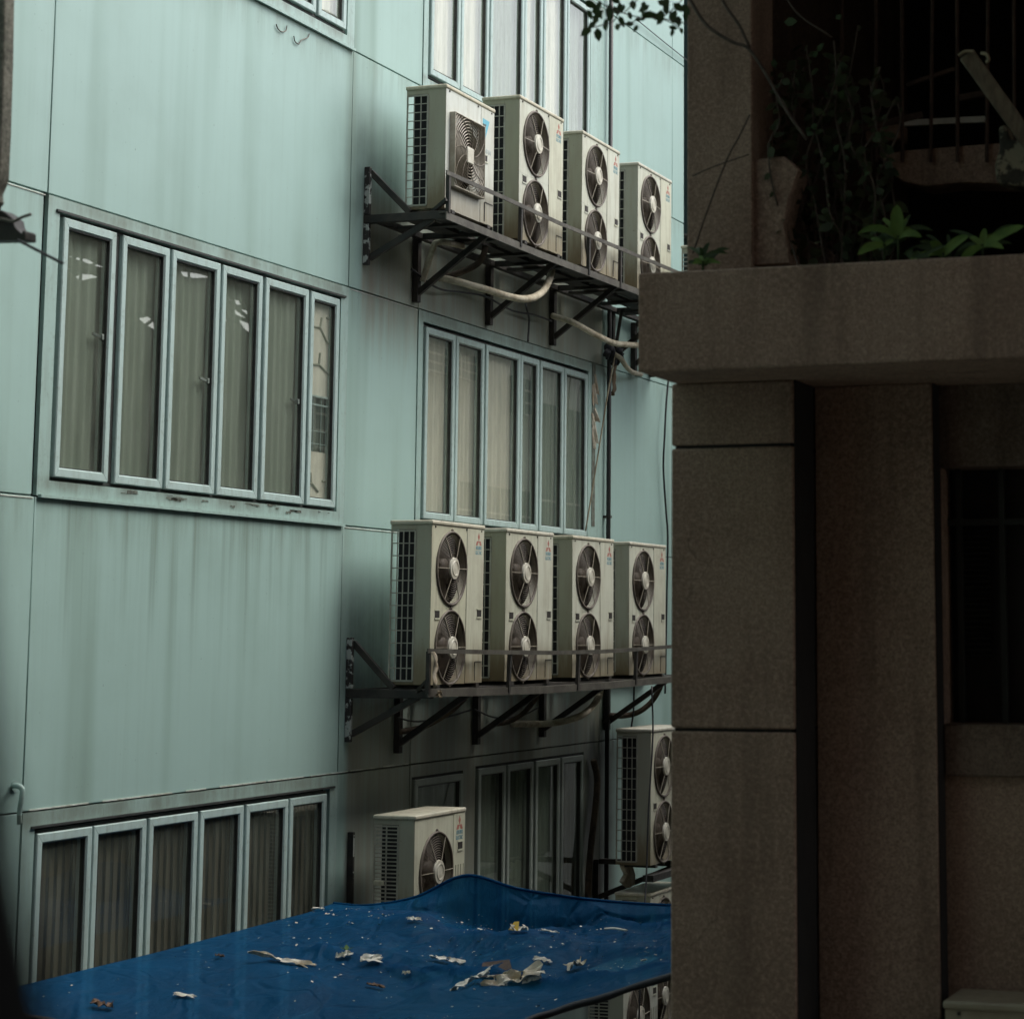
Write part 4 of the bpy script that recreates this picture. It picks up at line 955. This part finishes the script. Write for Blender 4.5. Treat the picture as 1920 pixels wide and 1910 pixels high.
# body behind the pillars, and the long side wall of the alley with broken openings
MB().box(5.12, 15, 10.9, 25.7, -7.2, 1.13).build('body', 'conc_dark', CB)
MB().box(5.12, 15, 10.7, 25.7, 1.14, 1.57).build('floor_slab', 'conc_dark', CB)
MB().box(5.0, 15, 8.6, 14.6, 4.5, 4.8).build('shading_roof_slab', 'conc_dark', CB)  # unseen roof, its overhang drawn forward to shade the front
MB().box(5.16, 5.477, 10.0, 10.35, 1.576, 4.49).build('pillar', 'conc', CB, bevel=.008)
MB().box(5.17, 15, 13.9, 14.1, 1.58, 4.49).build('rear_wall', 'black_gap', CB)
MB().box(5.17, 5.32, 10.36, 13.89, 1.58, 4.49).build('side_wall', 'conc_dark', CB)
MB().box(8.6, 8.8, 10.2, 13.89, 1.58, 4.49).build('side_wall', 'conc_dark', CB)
# mirrored rays tell where the broken openings of the side wall stand so that the windows reflect bits of sky
def mir(px, py, x=5.15):
    p = wx(px, py, 0.0); k = 1 + x / CAM.x; return (p.y * k, p.z * k)
hs = []
for q in ([(122, 500), (160, 506), (190, 520), (150, 526)], [(122, 478), (170, 486), (205, 502), (165, 497)], [(250, 586), (276, 588), (296, 600), (298, 622), (270, 606)], [(274, 563), (297, 566), (297, 580), (276, 577)],
          [(336, 508), (372, 512), (402, 520), (345, 522)], [(425, 560), (455, 563), (460, 572), (428, 570)], [(433, 578), (470, 582), (474, 628), (445, 606), (418, 600), (420, 590), (440, 600)]): hs.append([mir(*p) for p in q])
bm = bmesh.new()
def loop(pts):
    vs = [bm.verts.new((5.15, y, z)) for y, z in pts]; return [bm.edges.new((vs[i], vs[(i + 1) % len(vs)])) for i in range(len(vs))]
ed = loop([(14.12, 1.58), (25.68, 1.58), (25.68, 4.45), (22.5, 4.75), (18, 4.6), (14.12, 4.8)])
for q in hs: ed += loop(q)
bmesh.ops.triangle_fill(bm, use_beauty=True, edges=ed)
tb_ = MB(); rt = random.Random(11)
for q in hs:
    cy_ = sum(p[0] for p in q) / len(q); cz_ = sum(p[1] for p in q) / len(q); ry = max(p[0] for p in q) - min(p[0] for p in q); rz_ = max(p[1] for p in q) - min(p[1] for p in q)
    for k in range(5):
        a_ = rt.uniform(0, PI); c_ = (cy_ + rt.uniform(-.3, .3) * ry, cz_ + rt.uniform(-.4, .4) * rz_)
        tb_.tube([(5.3, c_[0] - .6 * math.cos(a_), c_[1] - .35 * math.sin(a_)), (5.28, c_[0] + rt.uniform(-.05, .05), c_[1] + rt.uniform(-.04, .04)), (5.3, c_[0] + .6 * math.cos(a_), c_[1] + .35 * math.sin(a_))], rt.uniform(.012, .035), 5)
tb_.build('reflection_twigs', 'bark', CB)  # unseen twigs added to break up the reflected sky patches
me = bpy.data.meshes.new('broken_side_wall'); bm.to_mesh(me); bm.free(); me.materials.append(M['conc_dark'])
o = bpy.data.objects.new('broken_side_wall', me); COL.objects.link(o); o.parent = CB; m = o.modifiers.new('s', 'SOLIDIFY'); m.thickness = .05; m.offset = 0
# derelict floor: low wall, broken beam, window bars
MB().prism([wy(x, y, 10.03) for x, y in ((1409, 300), (1470, 293), (1498, 318), (1480, 370), (1470, 420), (1482, 494), (1409, 497))], (0, .18, 0)).build('parapet', 'conc', CB, bevel=.006)
MB().prism([wy(x, y, 10.62) for x, y in ((1640, 292), (1700, 282), (1880, 268), (1990, 262), (1990, 345), (1880, 345), (1800, 342), (1735, 350), (1692, 340), (1668, 322), (1655, 300))], (0, .22, 0)).build('broken_beam', 'conc', CB, bevel=.006)
MB().prism([wy(x, y, 10.3) for x, y in ((1405, 440), (1520, 450), (1560, 470), (1570, 505), (1400, 505))], (0, .15, 0)).build('rubble', 'conc_dark', CB, bevel=.01)
MB().box(6.1, 6.9, 10.3, 10.5, 1.58, 1.70).build('kerb', 'conc_dark', CB, bevel=.01)
gr = bpy.data.objects.new('window_grille', None); COL.objects.link(gr); gr.parent = CB
for x in (1441, 1581, 1642, 1692, 1745, 1795, 1850, 1902, 1950):
    p = wy(x, 40, 10.6); lo = wy(x, 296 if x > 1600 else 300, 10.6)
    MB().tube([(p.x, 10.6, 4.48), (p.x + random.uniform(-.01, .01), 10.6, 3.0), (lo.x, 10.6, lo.z - .02)], .010, 6).build('bar', 'rusty', gr)
b = MB(); q0, q1 = wy(1700, 160, 10.66), wy(1790, 130, 10.66); b.bar(q0, q1, .02, .02); q0, q1 = wy(1800, 185, 10.7), wy(1850, 175, 10.7); b.bar(q0, q1, .03, .03); q0, q1 = wy(1600, 245, 10.6), wy(1730, 215, 10.64); b.bar(q0, q1, .018, .03)
b.build('bent_bar', 'rusty', gr)
MB().prism([wy(x, y, 10.9) for x, y in ((1620, 240), (1645, 236), (1692, 232), (1692, 262), (1645, 266), (1622, 268))], (0, .12, 0)).build('rubble', 'conc', CB, bevel=.01)
b = MB()
for x0, x1 in ((1695, 1741), (1748, 1793), (1800, 1846)):
    b.prism([wy(x, y, 11.0) for x, y in ((x0, 225 - (x0 - 1695) * .05), (x1, 223 - (x0 - 1695) * .05), (x1, 234 - (x0 - 1695) * .05), (x0, 236 - (x0 - 1695) * .05))], (0, .02, 0))
b.build('painted_light_slot', 'ac_white', CB)  # pale strips stand in for daylight through a slot behind

# post, sack
pt = thing('leaning_post', 'weathered grey wooden post leaning in the dark opening, top right', 'post')
P0, P1_ = wy(1812, 102, 10.1), wy(1990, 350, 10.35)
MB().bar(P0, P1_, .075, .06, up=(0, 1, 0)).build('beam', 'wood', pt, bevel=.008)
b = MB(); b.tube(spline([wy(1797, 105, 10.06), wy(1810, 97, 10.06), wy(1826, 97, 10.06)], 5), .008, 6); b.tube(spline([wy(1840, 100, 10.06), wy(1850, 103, 10.05), wy(1854, 112, 10.05), wy(1850, 117, 10.06)], 5), .008, 6); b.build('frayed_tip', 'rope', pt, smooth=True)
pts = [(1872, 236), (1885, 232), (1893, 262), (1925, 262), (1960, 262), (1960, 352), (1900, 348), (1868, 342), (1864, 310), (1873, 280)]
o = MB().prism([wy(x, y, 10.3) for x, y in pts], (0, .16, 0)).build('sack', 'sack', bevel=.03, seg=3); tag(o, 'mottled cream and black sack hanging below the leaning post', 'sack')

# plants on the ledge
def blade(b, base, tip, w, bow, up=Vector((0, 0, 1)), n=9, fold=.25):
    base, tip = Vector(base), Vector(tip); d = tip - base; L = d.length; side = d.cross(Vector((0, -1, .35))).normalized(); vs = []
    nn_ = side.cross(d).normalized()
    for i in range(n + 1):
        t = i / n; c = base + d * t + up * (bow * L * 4 * t * (1 - t)); k = 1.15 * w * (math.sin(PI * min(1, .10 + t * .86)) ** .6) if i < n else .001
        vs += [c - side * k + nn_ * k * fold, c, c + side * k + nn_ * k * fold]
    b.add(vs, [f for i in range(n) for f in ((3 * i, 3 * i + 1, 3 * i + 4, 3 * i + 3), (3 * i + 1, 3 * i + 2, 3 * i + 5, 3 * i + 4))])
def plant(label, cx, cy, leaves, yy=9.72):
    t = thing('ledge_plant', label, 'plant', group='green plants growing on the ledge'); b0 = wy(cx, cy, yy)
    lw = MB()
    for (x, y, w, bow, dy) in leaves: blade(lw, b0, wy(x, y, yy + dy), w, bow)
    lw.build('leaves', 'leaf_bright', t, smooth=True)
    ow = MB(); rq = random.Random(int(cx))
    for k in range(9):
        x, y = cx + rq.uniform(-70, 70), cy + rq.uniform(-45, 22); blade(ow, b0 + Vector((rq.uniform(-.03, .03), rq.uniform(0, .08), 0)), wy(x, y, yy + rq.uniform(.0, .2)), rq.uniform(.006, .013), rq.uniform(.05, .25))
    ow.build('old_leaves', 'leaf', t, smooth=True)
    MB().tube([b0 + Vector((0, 0, .01)), Vector((b0.x, b0.y, 1.574))], .006, 6).build('stem', 'leaf', t)
plant('leftmost leafy plant on the ledge, with one broad upright leaf', 1684, 446, [(1681, 384, .026, .0, .0), (1608, 438, .016, .18, -.05), (1728, 444, .016, .15, -.02), (1700, 410, .012, .1, .05), (1654, 410, .010, .1, .06), (1712, 430, .012, .2, .05)])
plant('small low plant with one drooping leaf at the left end of the green row', 1658, 462, [(1608, 478, .020, .12, -.08), (1632, 448, .010, .15, .02), (1676, 450, .010, .1, .0)])
plant('middle plant of the ledge, its leaves spread low in a fan', 1769, 478, [(1745, 452, .018, .06, -.03), (1816, 442, .020, .08, -.02), (1735, 474, .012, .1, .04), (1790, 455, .014, .1, .05), (1712, 484, .012, .1, -.04), (1758, 460, .012, .05, .06)])
plant('rightmost plant of the ledge with one leaf bent over its edge', 1842, 462, [(1800, 496, .020, .08, -.16), (1920, 424, .020, .05, -.03), (1882, 466, .014, .12, -.04), (1818, 444, .012, .08, .02), (1846, 428, .014, .0, .05), (1860, 440, .012, .1, .05)])
plant('tiny sprig growing over the front of the ledge', 1712, 494, [(1706, 486, .010, .1, -.03), (1720, 488, .010, .1, -.03), (1712, 503, .010, .1, -.05)], 9.60)
plant('dark weedy tuft at the left end of the ledge by the pillar', 1318, 494, [(1300, 486, .008, .1, 0), (1312, 480, .008, .1, .03), (1330, 484, .008, .1, 0), (1344, 489, .008, .15, .02), (1352, 494, .008, .1, 0), (1298, 495, .008, .1, -.04)], 9.7)
# twigs and leaves
def leafy(b, p, L, W, d):
    d = Vector(d).normalized(); s = d.cross(Vector((random.uniform(-.4, .4), 1, random.uniform(-.4, .4)))).normalized(); k = Vector((random.uniform(-.1, .1), random.uniform(-.2, .2), 0)) * L
    b.add([p, p + d * L * .3 + s * W, p + d * L * .65 + s * W * .9 + k * .5, p + d * L + k, p + d * L * .65 - s * W * .9 + k * .5, p + d * L * .3 - s * W, p + d * L * .5 + k * .3], [(0, 1, 6), (1, 2, 6), (2, 3, 6), (3, 4, 6), (4, 5, 6), (5, 0, 6)])
br = thing('leafy_branch', 'dark leafy branch hanging into the top of the view over the bright wall', 'branch')
YB = 8.6
b = MB(); tw = [[(1090, -20), (1130, 8), (1160, 22), (1200, 33), (1240, 35), (1290, 45)], [(1160, 22), (1150, 40), (1120, 50), (1094, 55)], [(1200, 33), (1180, 45), (1155, 48)], [(1300, -30), (1270, 10), (1240, 35)], [(1215, -20), (1190, 5), (1170, 25)], [(1240, 35), (1262, 45), (1275, 55)]]
for q in tw: b.tube(spline([wy(x, y, YB) for x, y in q], 4), .0025, 5)
b.build('twig', 'bark', br)
b = MB()
for (x, y, l, an) in [(1096, 2, 30, 30), (1112, 12, 32, 60), (1125, 0, 30, 100), (1140, 8, 34, 80), (1115, 38, 26, 115), (1108, 50, 30, 130), (1120, 52, 32, 85), (1134, 36, 28, 80), (1150, 22, 30, 120), (1160, 30, 30, 60), (1162, 4, 26, 90), (1172, 44, 22, 10), (1195, 47, 18, 110), (1202, 16, 16, 60), (1185, 0, 24, 80), (1218, 10, 30, 150), (1232, 2, 30, 20), (1240, 18, 34, 100), (1228, 26, 30, 170), (1256, 22, 32, 60), (1262, 6, 30, 40), (1272, 30, 26, 90), (1280, 8, 30, 60), (1254, 50, 20, 20), (1262, 55, 18, 100), (1276, 52, 16, 70), (1145, -8, 30, 40), (1250, -6, 30, 100), (1290, 12, 24, 150), (1190, 36, 16, 10), (1132, 20, 28, 150), (1102, 18, 24, 70), (1118, 26, 24, 100), (1150, 12, 24, 60), (1170, 8, 22, 110), (1178, 22, 20, 70), (1208, 2, 24, 100), (1222, 22, 24, 60), (1246, 8, 26, 70), (1268, 18, 26, 110), (1284, 22, 22, 80), (1212, 30, 18, 140), (1156, 44, 18, 70), (1128, 6, 26, 140), (1240, 34, 20, 130)]:
    l *= .86; t_ = math.radians(an); yj_ = YB + random.uniform(-.12, .12); p = wy(x, y, yj_); q = wy(x + l * math.cos(t_), y + l * math.sin(t_), yj_ + random.uniform(-.02, .02))
    leafy(b, p, (q - p).length, (q - p).length * .27, q - p)
b.build('leaves', 'leaf', br)
bb = thing('bare_branch', 'thin bare branches crossing the upper stone pillar', 'branch')
b = MB()
for q, r in (([(1290, -10), (1299, 9), (1320, 42), (1342, 61), (1375, 80), (1404, 92), (1439, 144), (1474, 206), (1513, 262)], .008), ([(1345, -20), (1362, 14), (1386, 48), (1406, 90)], .007), ([(1406, 215), (1385, 258), (1364, 297), (1330, 385), (1299, 475)], .0045), ([(1299, 330), (1340, 312), (1404, 290)], .003), ([(1470, -10), (1500, 30), (1560, 70)], .004)):
    b.tube(spline([wy(x, y, 9.9) for x, y in q], 5), r, 6)
b.build('twig', 'bark', bb, smooth=True)
vn = thing('vine', 'dark straggly vine climbing inside the derelict opening', 'vine')
b = MB(); lv = MB(); rv = random.Random(3)
for k in range(30):
    x0 = rv.choice((rv.uniform(1490, 1600), rv.uniform(1440, 1660))); pts = [(x0 + rv.uniform(-25, 25), 505)]
    for i in range(6): pts.append((pts[-1][0] + rv.uniform(-26, 26), pts[-1][1] - rv.uniform(40, 85)))
    yy = rv.uniform(10.0, 10.5); sp_ = spline([wy(x, y, yy + rv.uniform(-.05, .05)) for x, y in pts], 5); b.tube(sp_, .0045, 5)
    for p in sp_[2:]:
        if rv.random() < .75:
            d = Vector((rv.uniform(-1, 1), rv.uniform(-1, .3), rv.uniform(-1, .4))); L = rv.uniform(.025, .085); leafy(lv, p, L, L * rv.uniform(.16, .34), d)
b.build('stem', 'bark', vn); lv.build('leaves', 'leaf_vine', vn)
b = MB()
for (x, y, l, an) in ((1450, 112, 16, 80), (1525, 108, 14, -60), (1532, 96, 18, -50), (1512, 248, 14, 20), (1518, 238, 12, 120), (1575, 185, 18, -70), (1563, 285, 16, -60), (1620, 325, 10, 0), (1470, 42, 26, -5), (1568, 28, 14, 40), (1520, 240, 16, -20)):
    t_ = math.radians(an); p = wy(x, y, 9.98); q = wy(x + l * math.cos(t_), y + l * math.sin(t_), 9.95); leafy(b, p, (q - p).length, (q - p).length * .25, q - p)
b.build('lit_leaves', 'leaf', vn)  # the vine's lit leaves, their light put into a greener colour

# ------------------------------------------------------------------ broken canopy at the left edge
bc = thing('broken_canopy', 'mossy concrete canopy edge with a rusted bracket and iron rods, at the left edge', 'canopy')
YL = 8.0
MB().prism([wy(x, y, YL) for x, y in ((-160, -60), (29, -60), (26, 120), (22, 250), (18, 338), (13, 352), (7, 366), (8, 378), (10, 382), (4, 388), (2, 396), (-160, 396))], (0, -.07, 0)).build('slab', 'conc_moss', bc, bevel=.006)
MB().prism([wy(x, y, YL - .02) for x, y in ((-120, 392), (2, 394), (12, 400), (24, 410), (27, 424), (34, 432), (40, 438), (43, 431), (47, 434), (47, 450), (30, 450), (-120, 453))], (0, .08, 0))  .build('rusty_bracket', 'steel', bc, bevel=.004)
MB().tube(spline([wy(x, y, YL - .05) for x, y in ((-60, 409), (0, 411), (25, 415), (40, 408), (58, 402))], 5), .0065, 7).build('rod', 'steel_edge', bc, smooth=True)
MB().tube([wy(33, 450, YL - .04), wy(118, 494, YL - .04)], .0065, 7).build('rod', 'cable', bc)
# ------------------------------------------------------------------ near window jamb (out of focus)
YJ = .75
wj = MB().prism([wy(x, y, YJ) for x, y in ((-520, 620), (-50, 620), (-30, 1000), (-6, 1300), (34, 1600), (86, 1860), (140, 2090), (-520, 2090))], (0, -.05, 0)).build('window_jamb', 'black_gap')
tag(wj, 'black blurred window jamb close to the camera at the lower left', 'window jamb')

# ------------------------------------------------------------------ surroundings that the panes mirror or that shade the alley
cb = thing('cream_building', 'cream rendered house across the alley mirrored in the window panes', 'building')
MB().box(5.15, 6.0, 25.9, 60, -7.2, 8.0).build('wall', 'cream', cb)
def cw(y0, y1, z0, z1):
    f = MB().box(5.06, 5.149, y0, y1, z0, z1).build('window', 'greenwall', cb)
    b = MB(); n = max(2, int((y1 - y0) / .5))
    for i in range(n + 1): b.box(5.04, 5.059, y0 + (y1 - y0) * i / n - .015, y0 + (y1 - y0) * i / n + .015, z0, z1)
    for i in range(4): b.box(5.041, 5.058, y0, y1, z0 + (z1 - z0) * i / 3 - .015, z0 + (z1 - z0) * i / 3 + .015)
    b.build('frame', 'cream', f)
a1, z1 = mir(575, 742); a2, z2 = mir(625, 845); cw(25.95, 27.4, z2, z1)
z1, z2 = mir(820, 650)[1], mir(820, 700)[1]; cw(29.2, 31.0, z2, z1)
z1, z2 = mir(880, 905)[1], mir(880, 985)[1]; cw(30.4, 33.4, z2 - .6, z1)
cw(32.4, 33.2, mir(945, 770)[1], mir(945, 700)[1]); cw(33.4, 40, -1.0, 3.6)
cw(30.5, 31.4, 5.2, 6.9)
nb = thing('green_building', 'dark green cladding of a building seen in the gap left of the pillar', 'building')
MB().box(-8, .6, 27.5, 33, -7.2, 12).build('wall', 'greenwall', nb)
b = MB()
for z in (3.5, 4.6, 5.0): b.tube([(-1, 27.46, z), (.6, 27.46, z)], .03, 6)
b.build('pipe', 'steel_edge', nb)
rb = thing('rear_light_block', 'unseen brown building behind the camera, its height set to block light', 'building')
MB().box(1.2, 24, -12, -.7, -7.2, 18).build('wall', 'conc_dark', rb)  # unseen block behind the camera, made tall to darken the alley
MB().box(9.3, 24, -.69, 6.5, -7.2, 18).build('light_block_wing', 'conc_dark', rb)  # added unseen block that cuts skylight on the wall and stone front

# ------------------------------------------------------------------ light
W = bpy.data.worlds.new('World'); SC.world = W; W.use_nodes = True
wt = W.node_tree; wt.nodes.clear()
sky = wt.nodes.new('ShaderNodeTexSky'); sky.sky_type = 'NISHITA'; sky.sun_disc = False
EL, AZ = math.radians(54), math.radians(55)          # azimuth measured from +y towards +x
sky.sun_elevation = EL; sky.sun_rotation = AZ; sky.dust_density = 4.0; sky.air_density = 1.2; sky.ozone_density = 1.0
hs_ = wt.nodes.new('ShaderNodeHueSaturation'); hs_.inputs['Saturation'].default_value = .45; wt.links.new(sky.outputs[0], hs_.inputs['Color'])
bg = wt.nodes.new('ShaderNodeBackground'); bg.inputs[1].default_value = .12; wt.links.new(hs_.outputs[0], bg.inputs[0])
wo = wt.nodes.new('ShaderNodeOutputWorld'); wt.links.new(bg.outputs[0], wo.inputs[0])
sl_ = bpy.data.lights.new('sun', 'SUN'); sl_.energy = .75; sl_.angle = math.radians(50); sl_.color = (1.0, .96, .88)
so = bpy.data.objects.new('sun', sl_); COL.objects.link(so)
dirv = Vector((math.sin(AZ) * math.cos(EL), math.cos(AZ) * math.cos(EL), math.sin(EL)))
so.rotation_euler = dirv.to_track_quat('Z', 'Y').to_euler(); so.location = (12, 12, 25)

# ------------------------------------------------------------------ camera
cd = bpy.data.cameras.new('camera'); co = bpy.data.objects.new('camera', cd); COL.objects.link(co); SC.camera = co
mw = Matrix(((RM[0][0], -RM[0][1], -RM[0][2], CAM.x), (RM[1][0], -RM[1][1], -RM[1][2], CAM.y), (RM[2][0], -RM[2][1], -RM[2][2], CAM.z), (0, 0, 0, 1)))
co.matrix_world = mw
cd.sensor_fit = 'HORIZONTAL'; cd.sensor_width = 36.0; cd.lens = FPX / 1920 * 36.0
cd.shift_x = (960 - PX) / 1920; cd.shift_y = -(955 - PY) / 1920
cd.clip_start = .05; cd.clip_end = 400
cd.dof.use_dof = True; cd.dof.focus_distance = 18.5; cd.dof.aperture_fstop = 3.6
vs_ = SC.view_settings; vs_.view_transform = 'Standard'; vs_.look = 'None'; vs_.gamma = 1; vs_.exposure = 1.25
SC.cycles.use_denoising = True
SC.cycles.max_bounces = 8; SC.cycles.transparent_max_bounces = 12; SC.cycles.sample_clamp_indirect = 6
